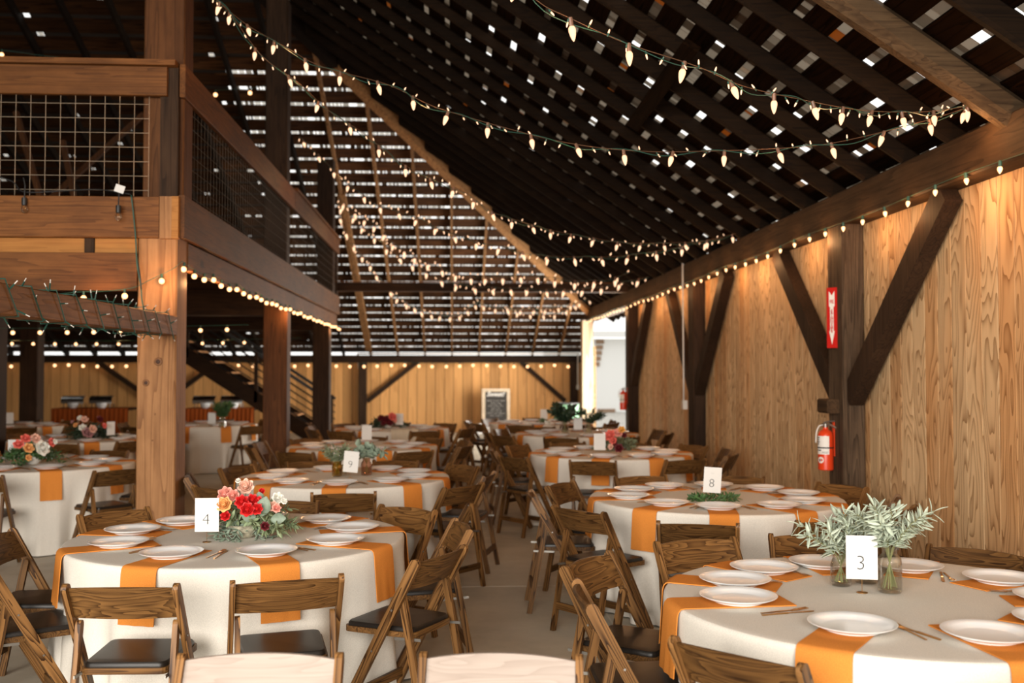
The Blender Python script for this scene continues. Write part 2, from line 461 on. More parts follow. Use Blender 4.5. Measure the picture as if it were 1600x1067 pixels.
# ------------------------------------------------------------------ mesh helpers
class MB:
    def __init__(s):
        s.v = []; s.f = []

    def add(s, vs, fs):
        o = len(s.v)
        s.v += [Vector(v) for v in vs]
        s.f += [tuple(i + o for i in f) for f in fs]
        return s

    def box(s, c, sz, rot=None):
        c = Vector(c)
        h = Vector(sz) / 2
        vs = []
        for z in (-1, 1):
            for x, y in ((-1, -1), (1, -1), (1, 1), (-1, 1)):
                p = Vector((x * h.x, y * h.y, z * h.z))
                if rot is not None:
                    p = rot @ p
                vs.append(c + p)
        return s.add(vs, [(3, 2, 1, 0), (4, 5, 6, 7), (0, 1, 5, 4), (1, 2, 6, 5), (2, 3, 7, 6), (3, 0, 4, 7)])

    def bb(s, x0, x1, y0, y1, z0, z1):
        return s.box(((x0 + x1) / 2, (y0 + y1) / 2, (z0 + z1) / 2), (abs(x1 - x0), abs(y1 - y0), abs(z1 - z0)))

    def bar(s, p0, p1, w, h, up=(0, 0, 1), bev=0.0):
        """beam of section w (across) x h (along up) between two points"""
        p0 = Vector(p0); p1 = Vector(p1)
        d = (p1 - p0).normalized()
        side = d.cross(Vector(up)).normalized()
        u = side.cross(d).normalized()
        if bev <= 0:
            prof = [(-w / 2, -h / 2), (w / 2, -h / 2), (w / 2, h / 2), (-w / 2, h / 2)]
        else:
            b = bev
            prof = [(-w / 2 + b, -h / 2), (w / 2 - b, -h / 2), (w / 2, -h / 2 + b), (w / 2, h / 2 - b),
                    (w / 2 - b, h / 2), (-w / 2 + b, h / 2), (-w / 2, h / 2 - b), (-w / 2, -h / 2 + b)]
        n = len(prof)
        vs = [p + side * a + u * c for p in (p0, p1) for a, c in prof]
        fs = [tuple(range(n - 1, -1, -1)), tuple(range(n, 2 * n))]
        fs += [(i, (i + 1) % n, n + (i + 1) % n, n + i) for i in range(n)]
        return s.add(vs, fs)

    def tube(s, pts, r, n=6, cap=True, radii=None):
        pts = [Vector(p) for p in pts]
        vs = []
        up = Vector((0, 0, 1))
        ref = None
        for i, p in enumerate(pts):
            d = (pts[min(i + 1, len(pts) - 1)] - pts[max(i - 1, 0)])
            if d.length < 1e-9:
                d = Vector((0, 0, 1))
            d.normalize()
            if ref is None:
                ref = up if abs(d.z) < 0.9 else Vector((1, 0, 0))
            a = d.cross(ref)
            if a.length < 1e-6:
                a = d.cross(Vector((0.3, 0.9, 0.1)))
            a.normalize()
            b = a.cross(d).normalized()
            ref = b
            rr = radii[i] if radii else r
            for k in range(n):
                t = 2 * math.pi * k / n
                vs.append(p + (a * math.cos(t) + b * math.sin(t)) * rr)
        fs = []
        for i in range(len(pts) - 1):
            for k in range(n):
                k2 = (k + 1) % n
                fs.append((i * n + k, i * n + k2, (i + 1) * n + k2, (i + 1) * n + k))
        if cap:
            fs.append(tuple(range(n - 1, -1, -1)))
            fs.append(tuple(range((len(pts) - 1) * n, len(pts) * n)))
        return s.add(vs, fs)

    def lathe(s, prof, n=24, c=(0, 0, 0), close=False, mat=None):
        c = Vector(c)
        vs = []; fs = []
        for r, z in prof:
            for k in range(n):
                t = 2 * math.pi * k / n
                p = Vector((r * math.cos(t), r * math.sin(t), z))
                if mat is not None:
                    p = mat @ p
                vs.append(c + p)
        m = len(prof)
        for i in range(m - 1):
            for k in range(n):
                k2 = (k + 1) % n
                fs.append((i * n + k, i * n + k2, (i + 1) * n + k2, (i + 1) * n + k))
        if close:
            for k in range(n):
                k2 = (k + 1) % n
                fs.append(((m - 1) * n + k, (m - 1) * n + k2, k2, k))
        else:
            if prof[0][0] > 1e-6:
                fs.append(tuple(range(n - 1, -1, -1)))
            if prof[-1][0] > 1e-6:
                fs.append(tuple(range((m - 1) * n, m * n)))
        return s.add(vs, fs)

    def prism(s, poly, origin, ax, ay, thick):
        """flat outline poly (a,b) in the ax/ay plane, extruded +-thick/2 along ax x ay"""
        origin = Vector(origin); ax = Vector(ax); ay = Vector(ay)
        nrm = ax.cross(ay).normalized()
        n = len(poly)
        vs = [origin + ax * a + ay * b - nrm * thick / 2 for a, b in poly] + [origin + ax * a + ay * b + nrm * thick / 2 for a, b in poly]
        fs = [tuple(range(n - 1, -1, -1)), tuple(range(n, 2 * n))]
        fs += [(i, (i + 1) % n, n + (i + 1) % n, n + i) for i in range(n)]
        return s.add(vs, fs)

    def build(s, name, mat, parent=None, smooth=False, loc=None):
        me = bpy.data.meshes.new(name)
        me.from_pydata([tuple(v) for v in s.v], [], s.f)
        me.materials.append(mat if not isinstance(mat, str) else M[mat])
        if smooth:
            me.polygons.foreach_set('use_smooth', [True] * len(me.polygons))
            if smooth == 'auto':
                me.set_sharp_from_angle(angle=R(40))
        me.update()
        o = bpy.data.objects.new(name, me)
        COL.objects.link(o)
        if parent is not None:
            o.parent = parent
        if loc is not None:
            o.location = loc
        return o


def tag(o, label=None, cat=None, group=None, kind=None):
    if label: o['label'] = label
    if cat: o['category'] = cat
    if group: o['group'] = group
    if kind: o['kind'] = kind
    return o


def struct(o, label=None):
    o['kind'] = 'structure'
    if label: o['label'] = label
    return o


def empty(name, loc=(0, 0, 0), rz=0.0):
    o = bpy.data.objects.new(name, None)
    o.empty_display_size = 0.1
    COL.objects.link(o)
    o.location = loc
    o.rotation_euler = (0, 0, rz)
    return o


KIDS = {}


def copy_tree(o, parent=None):
    c = o.copy()
    COL.objects.link(c)
    c.parent = parent
    for ch in KIDS.get(o.name, ()):  # children recorded once per prototype
        copy_tree(ch, c)
    return c


def record(o):
    def rec(x):
        KIDS[x.name] = list(x.children)
        for c in x.children:
            rec(c)
    rec(o)


def text_mesh(txt, size, extr=0.0004, offset=0.0, name='lettering', shear=0.0):
    cu = bpy.data.curves.new(name, 'FONT')
    cu.body = txt
    cu.size = size
    cu.extrude = extr
    cu.offset = offset
    cu.shear = shear
    cu.align_x = 'CENTER'; cu.align_y = 'CENTER'
    cu.resolution_u = 3
    t = bpy.data.objects.new(name, cu)
    COL.objects.link(t)
    dg = bpy.context.evaluated_depsgraph_get()
    me = bpy.data.meshes.new_from_object(t.evaluated_get(dg))
    bpy.data.objects.remove(t)
    me.name = name
    return me


def text_obj(name, txt, size, mat, parent, mtx, **kw):
    me = text_mesh(txt, size, name=name, **kw)
    me.materials.clear()
    me.materials.append(M[mat])
    o = bpy.data.objects.new(name, me)
    COL.objects.link(o)
    o.parent = parent
    o.matrix_local = mtx
    return o


def catmull(pts, per=8):
    pts = [Vector(p) for p in pts]
    out = []
    P = [pts[0] * 2 - pts[1]] + pts + [pts[-1] * 2 - pts[-2]]
    for i in range(1, len(P) - 2):
        for k in range(per):
            t = k / per
            a, b, c, d = P[i - 1], P[i], P[i + 1], P[i + 2]
            out.append(0.5 * ((2 * b) + (c - a) * t + (2 * a - 5 * b + 4 * c - d) * t * t + (3 * b - a - 3 * c + d) * t ** 3))
    out.append(pts[-1])
    return out


def resample(pts, step, start=0.0):
    out = []
    dist = 0.0
    nxt = start
    for a, b in zip(pts, pts[1:]):
        L = (b - a).length
        while nxt <= dist + L and L > 1e-9:
            t = (nxt - dist) / L
            out.append((a.lerp(b, t), (b - a).normalized()))
            nxt += step
        dist += L
    return out


# ------------------------------------------------------------------ THE SETTING
WX = 3.55            # face of the right wall boards
BX = 3.35            # inner face of the right hand timbers
YB = 27.3            # back wall
RIDGE_X, EAVE_X = -5.0, 3.98
LX = -13.35
ZP = 3.38            # roof plane height over the right plate
SR, SE = 0.66, 0.419


def zr(x):
    return ZP + SR * (BX - x)


def ze(y):
    return 2.30 + SE * (YB - y)


def yhip(x):         # where right slope meets end slope
    return YB - (zr(x) - 2.30) / SE


def floor_and_ground():
    m = MB()
    m.bb(LX, 3.9, -4.0, YB + 0.2, -0.15, 0.0)
    struct(m.build('floor', 'concrete'), 'worn grey beige concrete floor slab')
    j = MB()
    for y in (7.75, 13.3, 18.9):
        j.bb(LX, WX, y, y + 0.012, 0.0, 0.0015)
    fl = bpy.data.objects['floor']
    for k, y in enumerate((7.75, 13.3, 18.9)):
        MB().bb(-6.0, WX, y, y + 0.012, 0.0, 0.0015).build('floor_joint', 'joint', fl)
    MB().bb(-0.006, 0.006, -4, 26, 0.0, 0.0015).build('floor_joint', 'joint', fl, loc=(1.05, 0, 0))
    g = MB()
    g.bb(-60, 70, -40, 110, -0.30, -0.16)
    struct(g.build('ground', 'ground'), 'pale gravel ground outside the barn')


floor_and_ground()


def planks(m, axis, a0, a1, w, face, thick, z0, z1, gap=0.012):
    k0 = math.floor(a0 / w)
    a = k0 * w
    while a < a1:
        s, e = max(a + gap / 2, a0), min(a + w - gap / 2, a1)
        if e > s:
            if axis == 'y':
                m.bb(face, face + thick, s, e, z0, z1)
            else:
                m.bb(s, e, face, face + thick, z0, z1)
        a += w


def walls():
    m = MB()
    planks(m, 'y', -3.9, 19.3, 0.2032, WX, 0.02, 0.0, 3.0)
    o = struct(m.build('wall_right', 'wall_ply'), 'grooved plywood wall with wavy grain on the right')
    MB().bb(WX + 0.021, WX + 0.07, -3.9, 19.3, 0.0, 3.0).build('wall_backing', 'gap', o)
    # short closed piece beyond the open bay
    m = MB()
    planks(m, 'y', 25.2, YB, 0.2032, WX, 0.02, 0.0, 2.05)
    m.bb(WX + 0.021, WX + 0.07, 25.2, YB, 0.0, 2.3)
    struct(m.build('wall_right_end', 'wall_ply'))
    m = MB()
    planks(m, 'x', LX, WX, 0.25, YB, 0.02, 0.0, 1.95)
    o = struct(m.build('wall_back', 'wall_back'), 'low plank wall at the far end of the barn')
    MB().bb(LX, WX, YB + 0.021, YB + 0.07, 0.0, 2.1).build('wall_backing', 'gap', o)
    m = MB()
    m.bb(LX - 0.1, LX, -3.9, YB, 0.0, 3.3)
    struct(m.build('wall_left', 'timber_y'))
    # wall pierced by the big doorway behind the camera
    m = MB()
    m.bb(LX, -8.6, -4.0, -3.9, 0, 3.3)
    m.bb(2.0, 3.7, -4.0, -3.9, 0, 3.3)
    xt = BX - (4.35 - ZP) / SR
    m.prism([(-10 - xt, 4.35), (xt, 4.35), (RIDGE_X, zr(RIDGE_X))], (0, -3.95, 0), (1, 0, 0), (0, 0, 1), 0.05)
    struct(m.build('wall_front', 'timber_x'))


walls()


# plate beams carried by the walls
pb = MB().bar((BX + 0.15, -3.9, 3.085), (BX + 0.15, 25.1, 3.085), 0.30, 0.29, bev=0.012).build('plate_beam', 'timber_y')
tag(pb, 'long dark timber beam running on top of the right wall', 'beam')
pbb = MB().bar((LX, YB - 0.10, 2.0), (WX, YB - 0.10, 2.0), 0.2, 0.20).build('plate_beam', 'timber_x')
tag(pbb, 'low timber beam across the top of the far wall', 'beam')
tb = MB().bar((-2.3, 19.1, 3.27), (BX + 0.2, 19.1, 3.27), 0.22, 0.16).build('tie_beam', 'timber_x')
tag(tb, 'thin dark tie beam spanning the hall in front of the far roof slope', 'beam')
MB().bar((-2.3, 18.98, 3.362), (BX, 18.98, 3.362), 0.05, 0.012).build('top_strip', 'board_x', tb)


# ---------------------------------------------------------- roof
def roof():
    rnd = random.Random(4)
    ca = math.cos(math.atan(SR)); sa = math.sin(math.atan(SR))
    rotR = Matrix.Rotation(math.atan(SR), 3, 'Y')   # local x runs down the right slope
    sheath = MB(); sh = MB()
    row = 0.24; gapx = 0.066
    k = 0
    x_hi = EAVE_X
    rows = []
    xg = 2.08
    k = -8
    while True:
        xc = 2.08 + row * k            # centre of the open gap
        k += 1
        if xc > EAVE_X:
            break
    # boards lie between successive gaps
    j = -30
    while True:
        xg0 = 2.08 + row * j + gapx / 2
        xg1 = 2.08 + row * (j + 1) - gapx / 2
        if xg0 > EAVE_X:
            break
        xg1 = min(xg1, EAVE_X)
        if xg0 < RIDGE_X:
            xg0 = RIDGE_X
        if xg1 > RIDGE_X:
            xc = (xg0 + xg1) / 2
            y1 = min(yhip(xc), YB) if xc < BX else 25.1
            y0 = -4.3
            L = (xg1 - xg0) / ca
            sheath.box((xc, (y0 + y1) / 2, zr(xc) + 0.0125), (L, y1 - y0, 0.025), rotR)
        # shingles over the gap, below x=-2.6 only dense ones
        xg = 2.08 + row * (j + 1)
        if RIDGE_X < xg < EAVE_X - 0.03:
            y = -4.3
            yend = min(yhip(xg), YB) if xg < BX else 25.1
            miss = 0.14 if xg > -0.2 else 0.0
            while y < yend:
                w = rnd.uniform(0.05, 0.15)
                if rnd.random() > miss:
                    sh.box((xg, y + w / 2, zr(xg) + 0.032 + rnd.uniform(0, 0.004)), (0.13, w - rnd.uniform(0.003, 0.012), 0.008), rotR)
                y += w
        j += 1
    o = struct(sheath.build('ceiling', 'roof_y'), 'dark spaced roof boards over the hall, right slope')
    sho = sh.build('shingles', 'shingle', o)
    sho['kind'] = 'stuff'
    # rafters of the right slope
    y = 5.85 - 0.7 * 14
    i = 0
    while y < 25:
        # upper end at the hip or the ridge
        xt = RIDGE_X
        if yhip(RIDGE_X) < y:
            xt = BX - ((2.30 + SE * (YB - y)) - ZP) / SR
        if xt < BX - 0.3:
            big = abs(y - 5.85) < 0.01
            w = 0.17 if big else rnd.uniform(0.05, 0.085)
            h = 0.20 if big else rnd.uniform(0.12, 0.16)
            p0 = Vector((EAVE_X - 0.05, y, zr(EAVE_X - 0.05) - h / 2 * 1.1))
            p1 = Vector((xt, y, zr(xt) - h / 2 * 1.1))
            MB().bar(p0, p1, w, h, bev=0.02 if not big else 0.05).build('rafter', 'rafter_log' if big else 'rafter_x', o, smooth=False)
        y += 0.7
        i += 1
    # board fixed under the rafters, and a short strut
    MB().bar((1.80, 7.4, zr(1.8) - 0.26), (1.80, 9.9, zr(1.8) - 0.26), 0.14, 0.05, up=(SR, 0, 1)).build('rafter_tie', 'roof_y', o)
    # left slope, closed
    m = MB()
    pts = [(RIDGE_X, -4.3, zr(RIDGE_X)), (LX - 0.6, -4.3, zr(EAVE_X)), (LX - 0.6, YB, zr(EAVE_X)), (RIDGE_X, yhip(RIDGE_X), zr(RIDGE_X))]
    up = [(a, b, c + 0.03) for a, b, c in pts]
    m.add(pts + up, [(0, 1, 2, 3), (7, 6, 5, 4), (0, 4, 5, 1), (1, 5, 6, 2), (2, 6, 7, 3), (3, 7, 4, 0)])
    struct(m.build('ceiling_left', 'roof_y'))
    # end slope: boards across, gaps, shingles
    rotE = Matrix.Rotation(-math.atan(SE), 3, 'X')
    ce = math.cos(math.atan(SE))
    s2 = MB(); sh2 = MB(); sh3 = MB()
    row = 0.385; g = 0.105
    y = 12.4 + 0.2
    while y < YB + 0.02:
        y0, y1 = y + g / 2, y + row - g / 2
        yc = (y0 + y1) / 2
        zc = ze(yc)
        xr = BX + (ZP - zc) / SR if zc > ZP else WX + 0.1
        xl = -10.0 - xr if zc > ZP else LX
        if xr > xl:
            s2.box(((xl + xr) / 2, yc, zc + 0.0125), (xr - xl, (y1 - y0) / ce, 0.025), rotE)
        yg = y
        zg = ze(yg)
        xr = BX + (ZP - zg) / SR if zg > ZP else WX + 0.1
        xl = max(-10.0 - xr, -9.5) if zg > ZP else LX
        x = xl
        while x < xr:
            w = rnd.uniform(0.05, 0.13)
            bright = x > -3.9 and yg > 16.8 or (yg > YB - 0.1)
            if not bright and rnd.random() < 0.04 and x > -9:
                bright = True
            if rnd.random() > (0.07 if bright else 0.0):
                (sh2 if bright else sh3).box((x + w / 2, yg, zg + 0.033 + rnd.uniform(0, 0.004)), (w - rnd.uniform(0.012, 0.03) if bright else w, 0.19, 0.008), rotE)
            x += w
        y += row
    o2 = struct(s2.build('ceiling_end', 'roof_x'), 'sloping spaced roof boards above the far wall with daylight between them')
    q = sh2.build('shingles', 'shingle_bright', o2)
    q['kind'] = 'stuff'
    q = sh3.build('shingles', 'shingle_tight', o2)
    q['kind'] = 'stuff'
    x0 = -0.84 + 0.05
    k = -18
    while k < 7:
        x = x0 + 0.74 * k
        k += 1
        if x > WX or x < LX:
            continue
        # upper end
        zt = zr(x) if x > RIDGE_X else zr(-10 - x)
        yt = max(YB - (zt - 2.30) / SE, 12.5) if x < BX else 24.9
        h = 0.15
        MB().bar((x, YB + 0.3, ze(YB + 0.3) - h / 2), (x, yt, ze(yt) - h / 2), 0.055, h).build('rafter', 'rafter_y' if x > -2.9 else 'rafter_x', o2)  # left rafters take the darker material, shade above the loft set by colour
    # hip rafter, upper length coloured dark for the shade beyond the loft post
    for xa, xb, mt in ((BX + 0.1, -1.95, 'hip'), (-1.96, RIDGE_X, 'rafter_x')):
        a = Vector((xa, yhip(xa), zr(xa) - 0.14)); b = Vector((xb, yhip(xb), zr(xb) - 0.14))
        MB().bar(a, b, 0.17, 0.24).build('hip_rafter', mt, o2)
    # wider diagonal timber in the end slope beside the loft
    MB().bar(PD(576, 545, 27.0), PD(533, 300, 20.0), 0.16, 0.14).build('valley_rafter', 'rafter_y', o2)


roof()

# ---------------------------------------------------------- right wall posts and braces
def post(x0, x1, y0, y1, z0, z1, mat, label, bev=0.012):
    o = MB().bar(((x0 + x1) / 2, (y0 + y1) / 2, z0), ((x0 + x1) / 2, (y0 + y1) / 2, z1), abs(x1 - x0), abs(y1 - y0), up=(0, 1, 0), bev=bev).build('timber_post', mat)
    return tag(o, label, 'post')


def brace(p0, p1, w, h, mat, label, up=(1, 0, 0)):
    o = MB().bar(p0, p1, w, h, up=up, bev=0.006).build('diagonal_brace', mat)
    return tag(o, label, 'brace')


p1 = post(BX, WX - 0.005, 8.40, 8.74, 0, 2.94, 'timber_grey', 'thick dark timber post on the right wall carrying the red fire extinguisher')
post(BX + 0.02, WX - 0.005, 13.85, 14.17, 0, 2.94, 'timber_z', 'dark timber post on the right wall beside the thin white conduit')
post(BX + 0.0, WX - 0.005, 18.95, 19.30, 0, 2.94, 'timber_z', 'dark timber post on the near side of the open doorway bay')
post(3.22, 3.50, 24.85, 25.15, 0, 2.94, 'post_pale', 'pale sunlit corner post on the far side of the open doorway bay')
brace((3.45, 8.42, 1.45), (3.45, 6.72, 2.92), 0.20, 0.13, 'timber_z', 'dark diagonal brace leaning from the extinguisher post towards the camera')
brace((3.45, 8.72, 1.45), (3.45, 10.35, 2.92), 0.20, 0.13, 'timber_z', 'dark diagonal brace leaning from the extinguisher post away from the camera')
brace((3.45, 13.87, 1.40), (3.45, 12.35, 2.92), 0.20, 0.13, 'timber_z', 'near diagonal brace of the dark post beside the conduit')
brace((3.45, 14.15, 1.40), (3.45, 15.7, 2.92), 0.18, 0.13, 'timber_z', 'far diagonal brace of the dark post beside the conduit')
brace((3.45, 18.97, 1.45), (3.45, 17.5, 2.92), 0.20, 0.13, 'timber_z', 'diagonal brace of the post next to the open doorway bay')

# back wall posts and braces
xw = lambda px, d=27.0: PD(px, 580, d).x
post(xw(561), xw(573), YB - 0.22, YB - 0.005, 0, 1.92, 'timber_z', 'timber post on the far wall at the foot of the stairs')
post(xw(893), xw(905), YB - 0.22, YB - 0.005, 0, 1.92, 'timber_z', 'dark timber post on the far wall behind the green drum')
brace((xw(574), YB - 0.08, 0.85), (xw(652), YB - 0.08, 1.92), 0.12, 0.12, 'timber_z', 'diagonal brace on the far wall rising right from the stair foot', up=(0, 1, 0))
brace((xw(885), YB - 0.08, 0.85), (xw(815), YB - 0.08, 1.92), 0.12, 0.12, 'timber_z', 'diagonal brace on the far wall left of the green drum', up=(0, 1, 0))
brace((xw(240), YB - 0.08, 0.95), (xw(160), YB - 0.08, 1.92), 0.12, 0.12, 'timber_z', 'diagonal brace on the far left part of the back wall, left of the fir post', up=(0, 1, 0))
brace((xw(270), YB - 0.08, 0.95), (xw(345), YB - 0.08, 1.92), 0.12, 0.12, 'timber_z', 'diagonal brace on the back wall seen under the stairs', up=(0, 1, 0))

# ---------------------------------------------------------- loft
DX = -2.23           # right edge of the loft
DY = 8.15            # front edge
DY1 = 19.1
fp = post(DX - 0.31, DX, DY, DY + 0.31, 0, 3.05, 'fir_z', 'big knotty fir post under the front corner of the loft')
for px_, py_, r_ in ((247, 565, 0.034), (228, 598, 0.028), (242, 647, 0.008), (238, 688, 0.007), (252, 560, 0.006)):
    q = PY(px_, py_, DY - 0.001)
    rm = Matrix.Rotation(R(90), 3, 'X')
    k1 = MB().lathe([(0.0, 0.0), (r_, 0.0), (r_ * 0.92, 0.003), (r_ * 0.6, 0.0045), (0.0, 0.0045)], 18, q, mat=rm).build('knot', 'knot_ring', fp, smooth=True)
    if r_ > 0.02:
        MB().lathe([(0.0, 0.0), (r_ * 0.62, 0.0), (r_ * 0.5, 0.0065), (0.0, 0.007)], 16, q, mat=rm).build('knot_heart', 'knot_dark', k1, smooth=True)
post(DX - 0.30, DX + 0.03, DY + 0.06, DY + 0.33, 3.05, 6.8, 'timber_warm', 'upper timber post rising above the front corner of the loft')
post(DX - 0.34, DX - 0.02, 13.60, 13.9, 0, 2.6, 'timber_warm', 'middle timber post under the edge of the loft')
post(DX - 0.36, DX - 0.05, 18.45, 18.75, 0, 2.6, 'timber_z', 'far timber post under the edge of the loft')
post(DX - 0.34, DX - 0.04, 13.62, 13.9, 3.05, 6.75, 'timber_z', 'dark upper post halfway along the loft railing')
post(DX - 0.30, DX + 0.0, 18.5, 18.8, 2.6, 5.6, 'timber_z', 'dark upper post at the far corner of the loft railing')
post(-7.72, -7.4, 18.2, 18.5, 0, 2.6, 'timber_z', 'dark post standing far left under the loft in front of the rust skirted buffet')
post(-6.35, -6.05, 13.6, 13.9, 0, 2.6, 'timber_z', 'dark post under the loft at the left edge of the picture')


def loft():
    t = tag(empty('loft', (DX, DY, 3.05)), 'timber loft with wire mesh railing above the left side of the hall', 'loft')

    def part(mb, name, mat):
        o = mb.build(name, mat, t)
        o.matrix_parent_inverse = Matrix.Translation((-DX, -DY, -3.05))
        return o
    XL = -9.5
    # front side
    part(MB().bar((XL, DY - 0.02, 2.90), (DX - 0.015 - 0.12, DY - 0.02, 2.90), 0.05, 0.33, bev=0.004), 'rim_board', 'board_x')
    part(MB().bb(DX - 0.13, DX - 0.035, DY - 0.045, DY + 0.0, 2.73, 3.07), 'rim_block', 'fir_z')
    part(MB().bb(DX - 0.033, DX + 0.02, DY - 0.05, DY + 0.0, 2.73, 3.07), 'rim_block', 'board_new')
    part(MB().bb(XL, DX - 0.74, DY + 0.02, DY + 0.05, 2.62, 2.735), 'blocking', 'board_new')
    part(MB().bb(DX - 0.74 + 0.005, DX - 0.66, DY + 0.01, DY + 0.06, 2.62, 2.735), 'blocking', 'timber_z')
    part(MB().bb(DX - 0.655, DX - 0.32, DY + 0.02, DY + 0.05, 2.62, 2.735), 'blocking', 'board_new')
    part(MB().bb(XL, DX - 0.315, DY - 0.01, DY + 0.10, 2.315, 2.615), 'lower_beam', 'board_x')
    part(MB().bar((XL, DY - 0.03, 4.0), (DX - 0.08, DY - 0.03, 4.0), 0.05, 0.235, bev=0.004), 'top_rail', 'board_x')
    part(MB().bb(XL, DX - 0.01, DY - 0.08, DY + 0.12, 4.125, 4.17), 'rail_cap', 'board_x')
    part(MB().bb(DX - 0.14, DX + 0.0, DY - 0.015, DY + 0.12, 3.07, 4.12), 'corner_stile', 'timber_z')
    # side running into the hall
    part(MB().bar((DX + 0.03, DY, 2.915), (DX + 0.03, DY1, 2.915), 0.05, 0.345, bev=0.004), 'rim_board', 'board_y')
    part(MB().bar((DX - 0.02, DY + 0.3, 2.62), (DX - 0.02, DY1 - 0.05, 2.62), 0.06, 0.23, bev=0.004), 'lower_beam', 'board_y')
    part(MB().bar((DX + 0.03, DY, 4.02), (DX + 0.03, 13.75, 4.02), 0.045, 0.27, bev=0.004), 'top_rail', 'board_y')
    part(MB().bar((DX + 0.03, 13.76, 4.02), (DX + 0.03, DY1, 4.02), 0.045, 0.27, bev=0.004), 'top_rail', 'board_y')
    part(MB().bb(DX - 0.05, DX + 0.08, DY1 - 5.3, DY1, 4.157, 4.19), 'rail_cap', 'board_y')
    part(MB().bb(DX - 0.12, DX + 0.02, DY1 - 0.14, DY1, 3.07, 4.12), 'corner_stile', 'timber_z')
    # mesh panels: one wire grid each
    m = MB()
    s = 0.1165
    x = DX - 0.23
    while x > -8.5:
        m.tube([(x, DY - 0.01, 3.05), (x, DY - 0.01, 3.9)], 0.0023, 4)
        x -= s
    for k in range(7):
        z = 3.12 + k * s
        m.tube([(-8.5, DY - 0.014, z), (DX - 0.225, DY - 0.014, z)], 0.0023, 4)
    part(m, 'mesh_panel', 'wire')
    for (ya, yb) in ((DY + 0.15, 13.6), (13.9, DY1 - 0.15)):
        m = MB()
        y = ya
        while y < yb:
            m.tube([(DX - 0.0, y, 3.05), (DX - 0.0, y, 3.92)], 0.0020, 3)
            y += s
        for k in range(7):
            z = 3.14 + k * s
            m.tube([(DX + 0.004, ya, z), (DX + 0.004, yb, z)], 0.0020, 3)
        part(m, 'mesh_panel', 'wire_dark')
    # floor and joists
    part(MB().bb(XL, DX, DY + 0.05, DY1, 3.0, 3.04), 'loft_floor', 'timber_x')
    y = DY + 0.9
    while y < DY1:
        part(MB().bb(XL, DX - 0.06, y - 0.03, y + 0.03, 2.77, 2.995), 'joist', 'timber_x')
        y += 0.9
    # cross beams at the posts
    for y in (13.75, 18.6):
        part(MB().bb(XL, DX - 0.06, y - 0.14, y + 0.14, 2.42, 2.765), 'cross_beam', 'timber_x')
    return t


loft()
# sticks standing in the dark loft
for k, (a, b) in enumerate((((25, 175), (62, 305)), ((98, 220), (115, 305)), ((225, 178), (132, 262)))):
    y_ = 12.3 + 0.5 * k
    q0 = PY(a[0], a[1], y_); q1 = PY(b[0], b[1], y_)
    brace(q0, (q1.x + (q1.x - q0.x) * (3.045 - q1.z) / (q1.z - q0.z), y_, 3.045), 0.06, 0.08, 'timber_warm',
          ('thin stick leaning in the dark loft behind the mesh at the far left', 'short stick leaning in the dark loft below the railing middle',
           'long stick leaning left in the dark loft next to the corner')[k], up=(0, 1, 0))

# low beam running from the fir post towards the camera
lb = MB().bar((DX - 0.07, 8.15, 2.03), (DX - 0.07, 3.2, 2.02), 0.15, 0.16, bev=0.008).build('low_beam', 'board_low')
tag(lb, 'timber beam reaching from the fir post out of the picture, wound with unlit mini lights', 'beam')

# ---------------------------------------------------------- stairs
def stairs():
    t = tag(empty('staircase', (-4.6, 21.0, 0)), 'open timber staircase with metal rails descending behind the loft posts', 'staircase')
    t_inv = Matrix.Translation((4.6, -21.0, 0))

    def part(mb, name, mat):
        o = mb.build(name, mat, t)
        o.matrix_parent_inverse = t_inv
        return o
    a = Vector((-6.9, 0, 2.95)); b = Vector((-2.55, 0, 0.12))
    for y in (20.6, 21.7):
        part(MB().bar((a.x, y, a.z), (b.x, y, b.z), 0.06, 0.30), 'stringer', 'timber_x')
    n = 13
    for i in range(n):
        f = (i + 0.5) / n
        p = a.lerp(b, f)
        part(MB().box((p.x + 0.05, 21.15, p.z + 0.10), (0.30, 1.1, 0.035)), 'tread', 'fir_z')
    for y in (20.6, 21.7):
        part(MB().bar((a.x, y, a.z + 1.0), (b.x, y, b.z + 0.95), 0.05, 0.06), 'handrail', 'black')
        for k in range(5):
            part(MB().tube([(a.x, y, a.z + 0.22 + k * 0.15), (b.x, y, b.z + 0.22 + k * 0.145)], 0.012, 5), 'rail_bar', 'black')
        for f in (0.02, 0.34, 0.66, 0.98):
            p = a.lerp(b, f)
            part(MB().bb(p.x - 0.035, p.x + 0.035, y - 0.03, y + 0.03, p.z - 0.05, p.z + 0.98), 'rail_post', 'timber_z')


stairs()

# ================================================================== FURNITURE
TOPZ = 0.76
RT = 0.895


